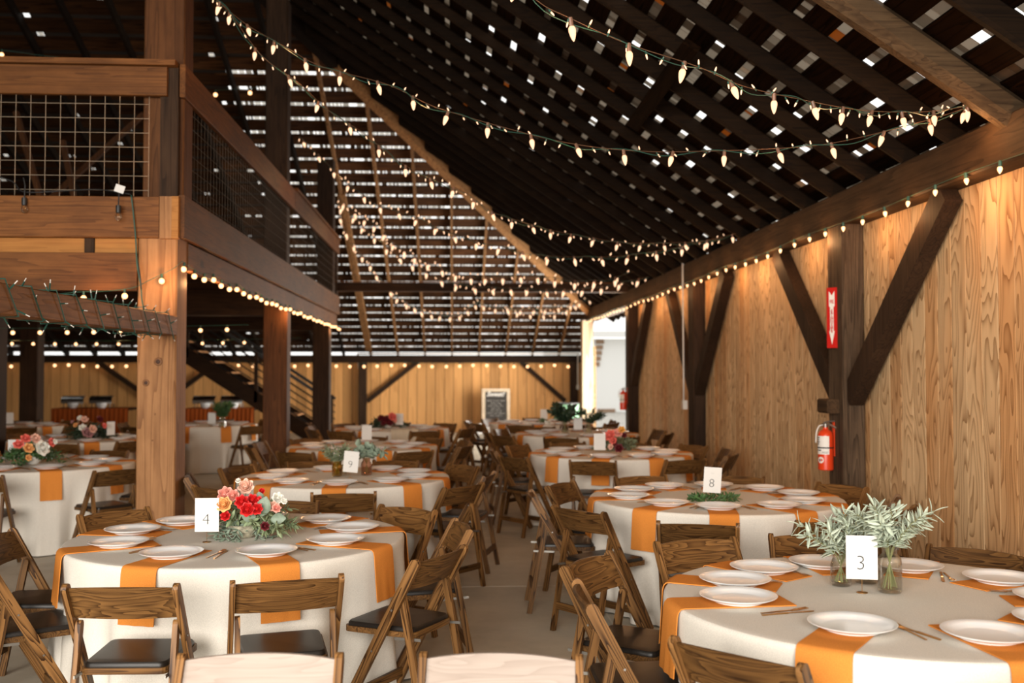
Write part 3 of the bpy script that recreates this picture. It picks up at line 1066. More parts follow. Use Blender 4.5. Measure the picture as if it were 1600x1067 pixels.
def make_chair():
    t = empty('folding_chair')

    def yr(z):                     # y of the long rail at height z
        return -0.25 + 0.44 * (0.80 - z) / 0.80
    d = Vector((0, yr(0.0) - yr(0.8), -0.80)).normalized()
    nn = Vector((0, d.z, -d.y))
    for s in (-1, 1):
        hw = 0.024
        top = Vector((s * 0.224, yr(0.80), 0.80)); L = (Vector((0, yr(0), 0)) - Vector((0, yr(0.8), 0.8))).length
        poly = []
        for k in range(7):
            a = math.pi * k / 6
            poly.append((-math.sin(a) * hw + hw, -math.cos(a) * hw))
        poly.append((L + 0.010, hw))
        poly.append((L - 0.016, -hw))
        r = MB().prism(poly, top, d, nn, 0.022).build('side_rail', 'oak_z', t)
        for z in (0.56, 0.36):
            b = MB()
            p = Vector((s * 0.2362, yr(z), z))
            b.lathe([(0.005, -0.0015), (0.005, 0.0015)], 8, p, mat=Matrix.Rotation(R(90), 3, 'Y'))
            b.build('bolt', 'steel', r)
        # short rear leg, pivoted inside the rail
        a0 = Vector((s * 0.199, yr(0.60) - 0.012, 0.635)); a1 = Vector((s * 0.199, -0.275, 0.0))
        dd = (a1 - a0).normalized()
        n2 = Vector((0, dd.z, -dd.y))
        LL = (a1 - a0).length
        hw2 = 0.018
        poly = [(-math.sin(math.pi * k / 6) * hw2 + hw2, -math.cos(math.pi * k / 6) * hw2) for k in range(7)] + [(LL, hw2), (LL, -hw2)]
        MB().prism(poly, a0, dd, n2, 0.022).build('rear_leg', 'oak_leg', t)
        MB().bar((s * 0.183, -0.245, 0.425), (s * 0.183, -0.10, 0.418), 0.005, 0.013).build('seat_bracket', 'steel', t)
    # bowed back slat
    m = MB()
    n = 12
    vs = []
    for i in range(n + 1):
        u = -1 + 2 * i / n
        x = u * 0.212
        bow = -0.030 * (1 - u * u)
        crown = 0.010 * (1 - u * u)
        for (z, th) in ((0.648, -0.007), (0.648, 0.007), (0.783 + crown, 0.007), (0.783 + crown, -0.007)):
            vs.append((x, yr(z) + bow + th + 0.004, z))
    fs = []
    for i in range(n):
        for k in range(4):
            k2 = (k + 1) % 4
            fs.append((i * 4 + k, (i + 1) * 4 + k, (i + 1) * 4 + k2, i * 4 + k2))
    fs += [(0, 1, 2, 3), (n * 4 + 3, n * 4 + 2, n * 4 + 1, n * 4)]
    m.add(vs, fs)
    m.build('backrest', 'oak_x', t, smooth='auto')

    def seat_outline(hw_f, hw_b, y0, y1, r):
        pts = []
        for (cx, cy, a0) in ((hw_f - r, y1 - r, 0), (-hw_f + r, y1 - r, 90), (-hw_b + r, y0 + r, 180), (hw_b - r, y0 + r, 270)):
            for k in range(5):
                a = R(a0 + 90 * k / 4)
                pts.append((cx + r * math.cos(a), cy + r * math.sin(a)))
        return pts
    o = seat_outline(0.195, 0.178, -0.205, 0.185, 0.035)
    MB().prism(o, (0, 0, 0.437), (1, 0, 0), (0, 1, 0), 0.026).build('seat_frame', 'oak_x', t)
    cu = MB()
    nn_ = len(o)
    rings = [(1.0, 0.450), (1.0, 0.462), (0.965, 0.471), (0.80, 0.475)]
    vs = []
    for sc, z in rings:
        vs += [(x * (sc if sc < 1 else 0.955), (y + 0.01) * (sc if sc < 1 else 0.955) - 0.01, z) if sc == 1.0 else (x * sc * 0.955, (y + 0.01) * sc * 0.955 - 0.01, z) for x, y in o]
    fs = []
    for i in range(3):
        for k in range(nn_):
            fs.append((i * nn_ + k, i * nn_ + (k + 1) % nn_, (i + 1) * nn_ + (k + 1) % nn_, (i + 1) * nn_ + k))
    fs.append(tuple(range(3 * nn_, 4 * nn_)))
    cu.add(vs, fs)
    cu.build('seat', 'vinyl', t, smooth='auto')
    MB().bar((-0.19, -0.248, 0.16), (0.19, -0.248, 0.16), 0.018, 0.045).build('stretcher', 'oak_x', t)
    MB().bar((-0.214, yr(0.13), 0.13), (0.214, yr(0.13), 0.13), 0.018, 0.045).build('stretcher', 'oak_x', t)
    return t


CH0 = make_chair()
record(CH0)
_used = [False]
chair_labels = set()


def place_chair(x, y, facing, label, group, z=0.0):
    """facing = angle (degrees) of the direction the sitter looks"""
    if not _used[0]:
        o = CH0
        _used[0] = True
    else:
        o = copy_tree(CH0)
    o.location = (x, y, z)
    o.rotation_euler = (0, 0, R(facing - 90))
    assert label not in chair_labels, label
    chair_labels.add(label)
    tag(o, label, 'chair', group)
    return o


DIRS = ['right side', 'right side towards far end', 'far right', 'far side', 'far left', 'left side towards far end', 'left side', 'left side towards camera',
        'near left', 'near side', 'near right', 'right side towards camera']


def dirs_for(angles):
    """a different direction phrase for every angle, in order"""
    used = {}
    res = []
    for a in angles:
        i = int(round((a % 360) / 30.0)) % 12
        best = None
        for d in (0, 1, -1, 2, -2, 3, -3):
            j = (i + d) % 12
            if j not in used:
                best = j
                break
        used[best] = 1
        res.append(DIRS[best])
    return res


def cloth_mesh(seed):
    rnd = random.Random(seed)
    n = 216
    ph = [(rnd.randint(7, 9), rnd.uniform(0, 6.3), 0.55), (rnd.randint(13, 15), rnd.uniform(0, 6.3), 0.8), (rnd.randint(21, 24), rnd.uniform(0, 6.3), 0.45),
          (3, rnd.uniform(0, 6.3), 0.4)]
    prof = [(0.0, 0.0), (0.3, 0), (0.6, 0), (0.85, 0), (RT - 0.006, 0), (RT, -0.0015), (RT + 0.006, -0.010), (RT + 0.008, -0.03), (RT + 0.008, -0.08),
            (RT + 0.009, -0.15), (RT + 0.010, -0.24), (RT + 0.012, -0.34), (RT + 0.014, -0.45), (RT + 0.016, -0.56), (RT + 0.018, -0.66), (RT + 0.022, -0.748)]
    vs = []
    top = TOPZ - 0.003
    for i, (r, z) in enumerate(prof):
        if i == 0:
            continue
        for k in range(n):
            t = 2 * math.pi * k / n
            f = 0
            if z < -0.02:
                w = min(1.0, (-z - 0.02) / 0.70)
                for q, p, a in ph:
                    v = math.sin(q * t + p + 0.35 * math.sin(2 * t + p))
                    v = math.copysign(abs(v) ** 0.8, v)
                    f += a * v
                f = (f * 0.060 - 0.028) * w ** 1.1
            vs.append(((r + f) * math.cos(t), (r + f) * math.sin(t), top + z))
    vs.append((0, 0, top))
    c = len(vs) - 1
    fs = [(c, k, (k + 1) % n) for k in range(n)]
    for i in range(len(prof) - 2):
        for k in range(n):
            k2 = (k + 1) % n
            fs.append((i * n + k, (i + 1) * n + k, (i + 1) * n + k2, i * n + k2))
    return MB().add(vs, fs)


# --- prototypes for the table ware
def make_plate():
    r = 0.152
    prof = [(0.0, 0.004), (0.085, 0.004), (0.088, 0.0), (0.095, 0.0), (0.098, 0.005), (0.125, 0.013), (r - 0.002, 0.0235), (r, 0.0265), (r - 0.003, 0.0275),
            (0.125, 0.0185), (0.104, 0.0105), (0.092, 0.0085), (0.0, 0.0085)]
    return MB().lathe(prof, 40).build('dinner_plate', 'china', smooth='auto')


def make_napkin(hang=0.26, w=0.185):
    """x = outwards from the table centre, origin at the rim of the table top"""
    pts = [(-0.46, 0.004), (-0.30, 0.004), (-0.10, 0.0045), (-0.012, 0.005), (0.006, 0.002), (0.017, -0.010), (0.022, -0.03)]
    k = 6
    for i in range(1, k + 1):
        pts.append((0.022 + 0.016 * i / k, -0.03 - (hang - 0.03) * i / k))
    m = MB()
    vs = []
    th = 0.004
    ns = 9
    for j, (x, z) in enumerate(pts):
        a = pts[max(j - 1, 0)]; b = pts[min(j + 1, len(pts) - 1)]
        d = Vector((b[0] - a[0], 0, b[1] - a[1])).normalized()
        nrm = Vector((-d.z, 0, d.x))
        for i in range(ns):
            y = -w / 2 + w * i / (ns - 1)
            sag = (y * y) / (2 * RT) * (1.0 if j > 2 else 0)
            ripple = 0.004 * math.sin(i * 1.9 + 0.6) * max(0, (j - 7) / 6)
            for s in (0, 1):
                p = Vector((x - sag, y, z)) + nrm * (-th * s) + Vector((ripple, 0, 0))
                vs.append(p if z > 0 or True else p)
    J = len(pts)
    idx = lambda j, i, s: (j * ns + i) * 2 + s
    fs = []
    for j in range(J - 1):
        for i in range(ns - 1):
            fs.append((idx(j, i, 0), idx(j, i + 1, 0), idx(j + 1, i + 1, 0), idx(j + 1, i, 0)))
            fs.append((idx(j, i, 1), idx(j + 1, i, 1), idx(j + 1, i + 1, 1), idx(j, i + 1, 1)))
        fs.append((idx(j, 0, 0), idx(j + 1, 0, 0), idx(j + 1, 0, 1), idx(j, 0, 1)))
        fs.append((idx(j, ns - 1, 0), idx(j, ns - 1, 1), idx(j + 1, ns - 1, 1), idx(j + 1, ns - 1, 0)))
    for i in range(ns - 1):
        fs.append((idx(J - 1, i, 0), idx(J - 1, i + 1, 0), idx(J - 1, i + 1, 1), idx(J - 1, i, 1)))
        fs.append((idx(0, i, 0), idx(0, i, 1), idx(0, i + 1, 1), idx(0, i + 1, 0)))
    m.add(vs, fs)
    return m.build('napkin', 'napkin', smooth='auto')


def make_fork():
    m = MB()
    m.bar((-0.10, 0, 0.004), (0.035, 0, 0.006), 0.007, 0.003)
    m.add([(0.030, -0.004, 0.005), (0.030, 0.004, 0.005), (0.050, 0.011, 0.008), (0.062, 0.011, 0.009), (0.062, -0.011, 0.009), (0.050, -0.011, 0.008),
           (0.030, -0.004, 0.0025), (0.030, 0.004, 0.0025), (0.050, 0.011, 0.0055), (0.062, 0.011, 0.0065), (0.062, -0.011, 0.0065), (0.050, -0.011, 0.0055)],
          [(0, 1, 2, 3, 4, 5), (11, 10, 9, 8, 7, 6), (0, 6, 7, 1), (1, 7, 8, 2), (2, 8, 9, 3), (3, 9, 10, 4), (4, 10, 11, 5), (5, 11, 6, 0)])
    for i in range(4):
        y = -0.0088 + i * 0.00587
        m.bar((0.061, y, 0.0078), (0.10, y, 0.011), 0.0028, 0.002)
    return m.build('fork', 'gold')


def make_knife():
    m = MB()
    m.bar((-0.11, 0, 0.004), (0.0, 0, 0.0045), 0.009, 0.005)
    poly = [(0.0, -0.004), (0.085, -0.009), (0.108, -0.004), (0.115, 0.004), (0.10, 0.006), (0.0, 0.005)]
    m.prism(poly, (0, 0, 0.0045), (1, 0, 0), (0, 1, 0), 0.0018)
    return m.build('knife', 'gold')


PLATE, NAPKIN, FORK, KNIFE = make_plate(), make_napkin(), make_fork(), make_knife()
_first = {}


def dup(o, loc, rz, label, cat, group, tilt=0.0):
    c = o if o.name not in _first else o.copy()
    if o.name in _first:
        COL.objects.link(c)
    _first[o.name] = 1
    c.location = loc
    c.rotation_euler = (tilt, 0, rz)
    return tag(c, label, cat, group)


# --- the tables: key, camera depth of the centre, pixel x of the centre, plate angles, chair angles
TABLES = {}


def table(key, D, px, phrase, seed, plates, chairs, cutlery=True, hang=True, r_chair=1.12, cut_labels=True):
    c = PD(px, 580, D)
    x, y = c.x, c.y
    TABLES[key] = (x, y)
    rnd = random.Random(seed * 7 + 1)
    t = empty('round_table', (x, y, 0))
    tag(t, 'round banquet table under cream cloth, ' + phrase[1], 'table', 'round banquet tables')
    cloth_mesh(seed).build('tablecloth', 'linen', t, smooth=True)
    MB().lathe([(0.0, 0.722), (RT - 0.03, 0.722), (RT - 0.03, 0.750), (0, 0.750)], 32).build('tabletop', 'board_x', t)
    MB().lathe([(0.28, 0.0), (0.28, 0.03), (0.05, 0.06), (0.05, 0.70), (0.20, 0.722)], 20).build('pedestal', 'steel', t)
    nm = phrase[0]
    pd = dirs_for(plates)
    rim = RT + 0.002
    for a, d in zip(plates, pd):
        A = R(a + rnd.uniform(-2, 2))
        rp = 0.625 + rnd.uniform(-0.015, 0.015)
        loc = (x + rp * math.cos(A), y + rp * math.sin(A), TOPZ + 0.0035)
        dup(PLATE, loc, rnd.uniform(0, 6), 'white plate on %s, %s' % (nm, d), 'plate', 'white dinner plates')
        A2 = A + R(rnd.uniform(-1.5, 1.5))
        dup(NAPKIN, (x + rim * math.cos(A2), y + rim * math.sin(A2), TOPZ - 0.0015), A2,
            'orange napkin hanging at %s, %s' % (nm, d), 'napkin', 'orange napkins')
        if cutlery:
            # fork and knife lie side by side to the right of the diner
            Ac = A + R(19.5)
            rc = 0.55
            bx, by = x + rc * math.cos(Ac), y + rc * math.sin(Ac)
            rot = A + math.pi + R(rnd.uniform(5, 50))
            side = Vector((-math.sin(rot), math.cos(rot), 0))
            dup(FORK, (bx + side.x * 0.013, by + side.y * 0.013, TOPZ - 0.0035), rot + R(rnd.uniform(-8, 8)), 'gold fork on %s, %s' % (nm, d), 'fork', 'gold forks')
            dup(KNIFE, (bx - side.x * 0.013, by - side.y * 0.013, TOPZ - 0.0045), rot + R(rnd.uniform(-6, 6)), 'gold knife on %s, %s' % (nm, d), 'knife', 'gold knives')
    angs = [c_[0] if isinstance(c_, tuple) else c_ for c_ in chairs]
    for c_, d in zip(chairs, dirs_for(angs)):
        a, rr = (c_[0], c_[1]) if isinstance(c_, tuple) else (c_, r_chair)
        if key in ('7', '10', '6', '12', '5', '2', '13', '14', '16'):
            sn = math.sin(R(a))
            rr = min(rr, 1.07 - 0.13 * sn) if sn > -0.6 else rr
        extra = c_[2] if isinstance(c_, tuple) and len(c_) > 2 else rnd.uniform(-6, 6)
        A = R(a)
        place_chair(x + rr * math.cos(A), y + rr * math.sin(A), a + 180 + extra,
                    'brown folding chair at %s, %s' % (nm, d), 'wooden folding chairs at the tables')
    return x, y


def ring(n, off):
    return [off + 360.0 / n * k for k in range(n)]


T4 = table('4', 5.5, 376, ('the table with card 4', 'with card 4 and red roses, at the near left'), 1,
           [-107, -65, -24, 15, 50, 91, 132, 167, 207],
           [(-98, 1.19, 6), (-69, 1.17, -6), (-36, 1.12, 6), (4, 0.99, 6), (41, 0.97, 10), (88, 0.97, 0), (141, 0.97), (187, 1.02), (218, 1.06)])
T3 = table('3', 4.02, 1388, ('the table with card 3', 'with card 3 and olive jars'), 2,
           [-128, -86, -48, -12, 22, 57, 95, 123, 155, 186],
           [(-136, 0.98, 0), (-93, 1.05, 0), (-50, 1.1), (-15, 1.05), (45, 0.90), (83, 1.06, 0), (115, 1.04, -9), (150, 1.08, -5), (180, 1.0, 0)])
T8 = table('8', 7.2, 1116, ('the table with card 8', 'with card 8 and a flat green wreath'), 3,
           [-138, -102, -65, -33, 3, 38, 78, 114, 146, 182],
           [(-109, 1.28, 3), (-74, 1.20, -14), (-45, 1.1), (-20, 0.98, -8), (17, 0.92, 12), (67, 0.92), (107, 0.92), (150, 0.98), (182, 1.08), (-143, 1.13, 0)])
T9 = table('9', 8.6, 539, ('the table with card 9', 'with card 9 and eucalyptus, left of the aisle'), 4,
           [-128, -90, -48, -16, 22, 60, 110, 152, 190],
           [(-128, 1.15), (-84, 1.22, 0), (-47, 1.22, 7), (-10, 1.02), (30, 0.96), (70, 0.93), (112, 0.93), (150, 0.96), (188, 1.05)])
T7 = table('7', 11.1, 954, ('the table with coral and burgundy flowers', 'with coral and burgundy flowers'), 5,
           ring(10, -142), [(-106, 1.2, 0), (-66, 1.15), (-35, 1.15), (0, 1.1), (30, 1.1), (72, 1.1), (108, 1.1), (144, 1.15), (180, 1.2), (-142, 1.2)], cutlery=True)
T10 = table('10', 12.1, 567, ('the table just behind card 9', 'just behind the table with card 9'), 6,
            ring(9, -110), [(-115, 1.2), (-62, 1.2, 0), (-25, 1.2), (12, 1.15), (50, 1.1), (90, 1.1), (132, 1.1), (170, 1.15), (205, 1.15)], cutlery=False)
T6 = table('6', 14.5, 901, ('the table with dark greenery vases', 'with two dark greenery vases'), 7,
           ring(9, -120), [(-105, 1.2), (-70, 1.15), (-30, 1.15), (10, 1.1), (60, 1.1), (110, 1.1), (150, 1.15), (185, 1.2), (218, 1.2)], cutlery=False)
T12 = table('12', 15.8, 612, ('the table with dark red flowers', 'with dark red flowers, by the far wall'), 8,
            ring(9, -112), [(-118, 1.15), (-66, 1.15, 0), (-30, 1.2), (5, 1.2), (45, 1.1), (90, 1.1), (135, 1.1), (175, 1.15), (215, 1.15)], cutlery=False)
T5 = table('5', 17.5, 845, ('the table below the chalkboard', 'below the chalkboard sign'), 9,
           ring(9, -100), [(-108, 1.15), (-72, 1.15), (-35, 1.15), (5, 1.1), (50, 1.1), (90, 1.1), (135, 1.1), (175, 1.2), (212, 1.2)], cutlery=False)
T2 = table('2', 9.8, 60, ('the left table with blush flowers', 'with blush and peach flowers, left of the fir post'), 10,
           [-96, -58, -20, 20, 55, 92, 130, 168, 210, 240],
           [(-86, 1.28, 0), (-42, 1.26, 0), (-5, 1.15), (35, 1.1), (75, 1.1), (112, 1.1), (150, 1.1), (-125, 1.2)])
T13 = table('13', 13.4, 128, ('the left table with mauve flowers', 'with mauve and cream flowers, behind the blush one'), 11,
            ring(9, -100), [(-80, 1.2, 0), (-45, 1.15), (-8, 1.15), (30, 1.1), (70, 1.1), (110, 1.1), (150, 1.1), (-120, 1.2)], cutlery=False)
T14 = table('14', 16.6, 15, ('the farthest left table', 'farthest left, with only a white card'), 12,
            ring(9, -110), [(-100, 1.2), (-60, 1.15, 0), (-20, 1.15), (20, 1.1), (60, 1.1), (100, 1.1)], cutlery=False)
T16 = table('16', 17.0, 318, ('the table in front of the stairs', 'in front of the stairs right of the fir post'), 13,
            ring(9, -95), [(-120, 1.3, 0), (-95, 1.55, 10), (-45, 1.3), (-5, 1.15), (40, 1.1), (90, 1.1), (140, 1.1), (185, 1.15)], cutlery=False)

# two chairs of a nearer table, facing the camera side, tops showing at the bottom edge
q = PD(408, 580, 3.06)
fa = place_chair(q.x, q.y - 0.25, -92, 'folding chair with back coloured pale for daylight, nearest below the table with card 4', 'foreground chairs')
q = PD(768, 580, 3.06)
fb = place_chair(q.x, q.y - 0.25, -97, 'folding chair with back coloured pale for daylight, nearest at the foot of the aisle', 'foreground chairs')


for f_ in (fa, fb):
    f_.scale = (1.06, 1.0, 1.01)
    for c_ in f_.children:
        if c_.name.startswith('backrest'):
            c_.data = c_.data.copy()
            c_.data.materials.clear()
            c_.data.materials.append(M['oak_daylit'])

# ------------------------------------------------------------------ leaves and flowers
def leaf(mb, base, d, up, L, w, curl=0.15, n=4, thick=0.0012):
    d = d.normalized()
    side = d.cross(up)
    if side.length < 1e-4:
        side = d.cross(Vector((0.3, 0.5, 0.8)))
    side.normalize()
    nrm = side.cross(d).normalized()
    vs = []
    for i in range(n + 1):
        t = i / n
        ww = w / 2 * math.sin(math.pi * min(1, (t * 0.93 + 0.05))) ** 0.8
        c = base + d * (L * t) - nrm * (curl * L * t * t)
        vs += [c - side * ww + nrm * 0.15 * ww, c - nrm * 0.12 * ww, c + side * ww + nrm * 0.15 * ww]
    o = len(vs)
    vs += [v - nrm * thick for v in vs]
    fs = []
    for i in range(n):
        a = i * 3
        for k in (0, 1):
            fs.append((a + k, a + k + 3, a + k + 4, a + k + 1))
            fs.append((o + a + k, o + a + k + 1, o + a + k + 4, o + a + k + 3))
        fs.append((a, o + a, o + a + 3, a + 3))
        fs.append((a + 2, a + 5, o + a + 5, o + a + 2))
    mb.add(vs, fs)


def round_leaf(mb, base, d, up, L, w):
    leaf(mb, base, d, up, L, w * 1.15, 0.1, 6)


def sprig(ms, ml, base, d, L, ll, lw, rnd, droop=0.25, step=0.022, start=0.15, rl=False, pairs=True, spread=0.9):
    d = d.normalized()
    pts = []
    n = 9
    for i in range(n + 1):
        t = i / n
        pts.append(base + d * (L * t) + Vector((0, 0, -droop * L * t * t)) + Vector((rnd.uniform(-1, 1), rnd.uniform(-1, 1), 0)) * 0.006 * t)
    ms.tube(pts, 0.0018, 4)
    a = rnd.uniform(0, 6.28)
    for p, dd in resample(pts, step, L * start):
        a += 1.57 + rnd.uniform(-0.4, 0.4)
        ref = Vector((0, 0, 1)) if abs(dd.z) < 0.9 else Vector((1, 0, 0))
        s = dd.cross(ref).normalized()
        u = s.cross(dd).normalized()
        for sg in ((1, -1) if pairs else (1,)):
            o = (s * math.cos(a) + u * math.sin(a)) * sg
            ld = dd * (1.0 - 0.45 * spread) + o * spread + Vector((0, 0, rnd.uniform(-0.2, 0.2)))
            k = rnd.uniform(0.75, 1.15)
            if rl:
                round_leaf(ml, p, ld, dd, ll * k, lw * k)
            else:
                leaf(ml, p, ld, dd, ll * k, lw * k, rnd.uniform(-0.1, 0.3))
    leaf(ml, pts[-1], (pts[-1] - pts[-2]), Vector((0.2, 0.3, 1)), ll, lw)


def rose(parent, c, r, mat, look, rnd, layers=5, name='rose'):
    """cupped bloom of overlapping petals facing the direction look"""
    look = look.normalized()
    ref = Vector((0, 0, 1)) if abs(look.z) < 0.9 else Vector((1, 0, 0))
    s = look.cross(ref).normalized()
    u = s.cross(look).normalized()
    m = MB()
    for l in range(layers):
        f = (l + 0.6) / layers
        npet = 3 + l
        open_ = 0.15 + 0.95 * f
        off = rnd.uniform(0, 6.28)
        for k in range(npet):
            a = off + 2 * math.pi * k / npet
            out = s * math.cos(a) + u * math.sin(a)
            tang = look.cross(out).normalized()
            H = r * (0.95 - 0.25 * f)
            wd = 2 * math.pi * r * f / npet * 0.85
            rows, colsn = 4, 4
            vs = []
            for i in range(rows + 1):
                t = i / rows
                rad = r * f * (0.25 + 0.75 * math.sin(t * 1.5)) * (0.85 + 0.25 * open_ * t)
                hh = H * t - (0.35 * r * f * t * t if l == layers - 1 else 0)
                for j in range(colsn + 1):
                    q_ = -1 + 2 * j / colsn
                    w_ = wd * (0.35 + 0.65 * math.sin(math.pi * min(0.5 + 0.42 * t, 1) if t > 0.6 else math.pi * t * 0.7)) 
                    p = c + out * (rad - 0.25 * wd * q_ * q_) + tang * (w_ * q_ * 0.75) + look * (hh - 0.10 * r * q_ * q_ - 0.3 * r)
                    vs.append(p)
            fs = []
            W_ = colsn + 1
            for i in range(rows):
                for j in range(colsn):
                    fs.append((i * W_ + j, i * W_ + j + 1, (i + 1) * W_ + j + 1, (i + 1) * W_ + j))
            m.add(vs, fs)
    m.lathe([(0.0, -0.35 * r), (r * 0.30, -0.2 * r), (r * 0.26, 0.3 * r), (0.0, 0.42 * r)], 8, c, mat=Matrix((s, u, look)).transposed())
    return m.build(name, mat, parent, smooth=True)


def local(root):
    """children are modelled in world space: undo the root's own offset"""
    for c in root.children:
        c.matrix_parent_inverse = Matrix.Translation(-root.location)


def stand(key, px, py, label, number=None, w=0.125, h=0.178, yaw=0.0, lean=0.0, zbase=0.055):
    """table number card on a thin gold stand; px,py = foot of the stand in the frame"""
    p = PZ(px, py, TOPZ - 0.002)
    t = tag(empty('table_number_card', p), label, 'card', 'table number cards')
    t.rotation_euler = (0, 0, YAW * -1 + yaw)
    MB().lathe([(0.0, 0.0), (0.022, 0.0), (0.022, 0.0022), (0.004, 0.004), (0.0, 0.004)], 24).build('base', 'gold', t, smooth='auto')
    MB().tube([(0, 0, 0.003), (0, 0, zbase + 0.04)], 0.0013, 6).build('stem', 'gold', t)
    ringp = [(0.014 * math.cos(a), 0.0028, zbase + 0.04 + 0.014 + 0.014 * math.sin(a)) for a in [2 * math.pi * i / 14 for i in range(15)]]
    MB().tube(ringp, 0.0011, 5).build('clip_ring', 'gold', t)
    c = MB().box((0, 0, h / 2), (w, 0.0016, h)).build('card', 'card', t)
    c.location = (0, -0.0005, zbase)
    c.rotation_euler = (0, lean, 0)
    rot = Matrix.Rotation(R(90), 4, 'X')
    text_obj('heading', 'TABLE', 0.0105, 'ink_faint', c, Matrix.Translation((0, -0.0012, h * 0.76)) @ rot, offset=-0.0003)
    if number:
        text_obj('number', number, 0.085, 'ink', c, Matrix.Translation((-0.004, -0.0012, h * 0.36)) @ rot, offset=-0.0017)
    return t


stand('4', 323, 847, 'white card with a thin 4 on a gold stand beside the red roses', '4', yaw=R(4))
stand('3', 1347, 926, 'white card with a thin 3 on a gold stand before the olive jars', '3', yaw=R(-8))
stand('8', 1112, 782, 'white card with a thin 8 on a gold stand in the green wreath', '8', yaw=R(2), lean=R(4))
stand('9', 547, 747, 'white card with a thin 9 on a gold stand between the two small vases', '9', yaw=R(2), lean=R(5), zbase=0.05)
stand('7', 937, 711, 'white card left of the coral and burgundy flowers', None)
stand('10', 573, 694, 'white card standing behind the eucalyptus of the table with card 9', None)
stand('6', 903, 677, 'white card between the two dark greenery vases', None)
stand('5', 850, 660, 'small white card on the table below the chalkboard', None)
stand('12', 624, 669, 'white card right of the dark red flowers by the far wall', None)
stand('13', 173, 686, 'narrow white card right of the mauve flowers', None, yaw=R(60))
stand('14', 15, 667, 'white card on the farthest left table', None)
stand('2', 22, 724, 'white card behind the blush flowers at the left edge', None)
stand('16', 331, 667, 'white card left of the greenery vase in front of the stairs', None)


def arrangement_roses():
    rnd = random.Random(5)
    c = PZ(382, 838, TOPZ)
    t = tag(empty('flower_arrangement', (c.x, c.y, TOPZ - 0.002)), 'red rose and eucalyptus arrangement in a stone bowl beside card 4', 'flowers', 'flower arrangements')
    b = Vector((c.x, c.y, TOPZ - 0.002))
    prof = [(0.0, 0.0), (0.05, 0.0), (0.055, 0.004), (0.085, 0.035), (0.112, 0.072), (0.108, 0.074), (0.078, 0.040), (0.045, 0.012), (0.0, 0.012)]
    MB().lathe(prof, 32, b).build('bowl', 'stone', t, smooth='auto')
    MB().lathe([(0.0, 0.055), (0.09, 0.055), (0.085, 0.08), (0.0, 0.10)], 16, b).build('moss', 'leaf_dark', t)
    ms, ml = MB(), MB()
    for k in range(34):
        a = rnd.uniform(0, 6.283)
        el = rnd.uniform(0.15, 1.2)
        d = Vector((math.cos(a), math.sin(a) * 0.8, math.sin(el)))
        if rnd.random() < 0.45:
            d.x = abs(d.x) + 0.5
            d.z *= 0.5
        sprig(ms, ml, b + Vector((d.x * 0.05, d.y * 0.05, 0.085)), d, rnd.uniform(0.12, 0.20) * (1.25 if d.x > 0.6 else 1), 0.052, 0.018, rnd, 0.3, 0.018)
    ms.build('stems', 'stem', t); ml.build('foliage', 'leaf_sage', t, smooth=True)
    ms, ml = MB(), MB()
    for k in range(12):
        a = rnd.uniform(3.5, 6.0)
        d = Vector((math.cos(a), math.sin(a) * 0.6, 0.15))
        sprig(ms, ml, b + Vector((d.x * 0.08, d.y * 0.07, 0.075)), d, 0.11, 0.055, 0.018, rnd, 1.1, 0.025)
    ml.build('drooping_leaves', 'leaf_euc', t, smooth=True)
    ml = MB()
    lp = PD(410, 790, 5.35)
    round_leaf(ml, lp + Vector((0, -0.03, -0.05)), Vector((0.25, -0.1, 1)), Vector((0, -1, 0)), 0.105, 0.07)
    round_leaf(ml, lp + Vector((-0.03, -0.03, -0.06)), Vector((-0.5, -0.2, 0.2)), Vector((0, -1, 0)), 0.08, 0.06)
    round_leaf(ml, lp + Vector((0.05, -0.02, -0.07)), Vector((1, -0.2, 0.1)), Vector((0, -1, 0.4)), 0.08, 0.055)
    round_leaf(ml, lp + Vector((-0.02, 0.05, 0.0)), Vector((-0.2, 0.2, 1)), Vector((0, -1, 0)), 0.07, 0.05)
    ml.build('round_leaves', 'leaf_euc', t, smooth=True)
    tw = Vector((0, -1, 0.25))
    for (px, py, dd, r, col) in ((378, 784, 5.28, 0.031, 'red'), (394, 781, 5.32, 0.027, 'red'), (403, 784, 5.33, 0.026, 'red'), (386, 796, 5.25, 0.031, 'red'),
                                 (401, 795, 5.27, 0.026, 'red'), (384, 760, 5.5, 0.036, 'blush'), (350, 788, 5.3, 0.034, 'peach'), (352, 772, 5.4, 0.035, 'pink'),
                                 (364, 774, 5.38, 0.028, 'pink'), (434, 778, 5.4, 0.026, 'white'), (427, 791, 5.35, 0.024, 'blush'), (432, 794, 5.33, 0.02, 'pink'),
                                 (352, 806, 5.3, 0.022, 'red'), (409, 767, 5.45, 0.014, 'red'), (414, 822, 5.2, 0.02, 'burgundy'), (372, 751, 5.5, 0.012, 'white'),
                                 (444, 783, 5.4, 0.014, 'white')):
        q = PD(px, py, dd)
        off = Vector((q.x - c.x, -0.10, (q.z - TOPZ) * 0.6))
        rose(t, q, r * 1.3, 'petal_' + col, tw + off * 2, rnd)
        MB().tube([b + Vector((0, 0, 0.07)), (b + q) / 2 + Vector((0, 0, 0.03)), q], 0.0018, 4).build('stem', 'stem', t)
    local(t)


arrangement_roses()


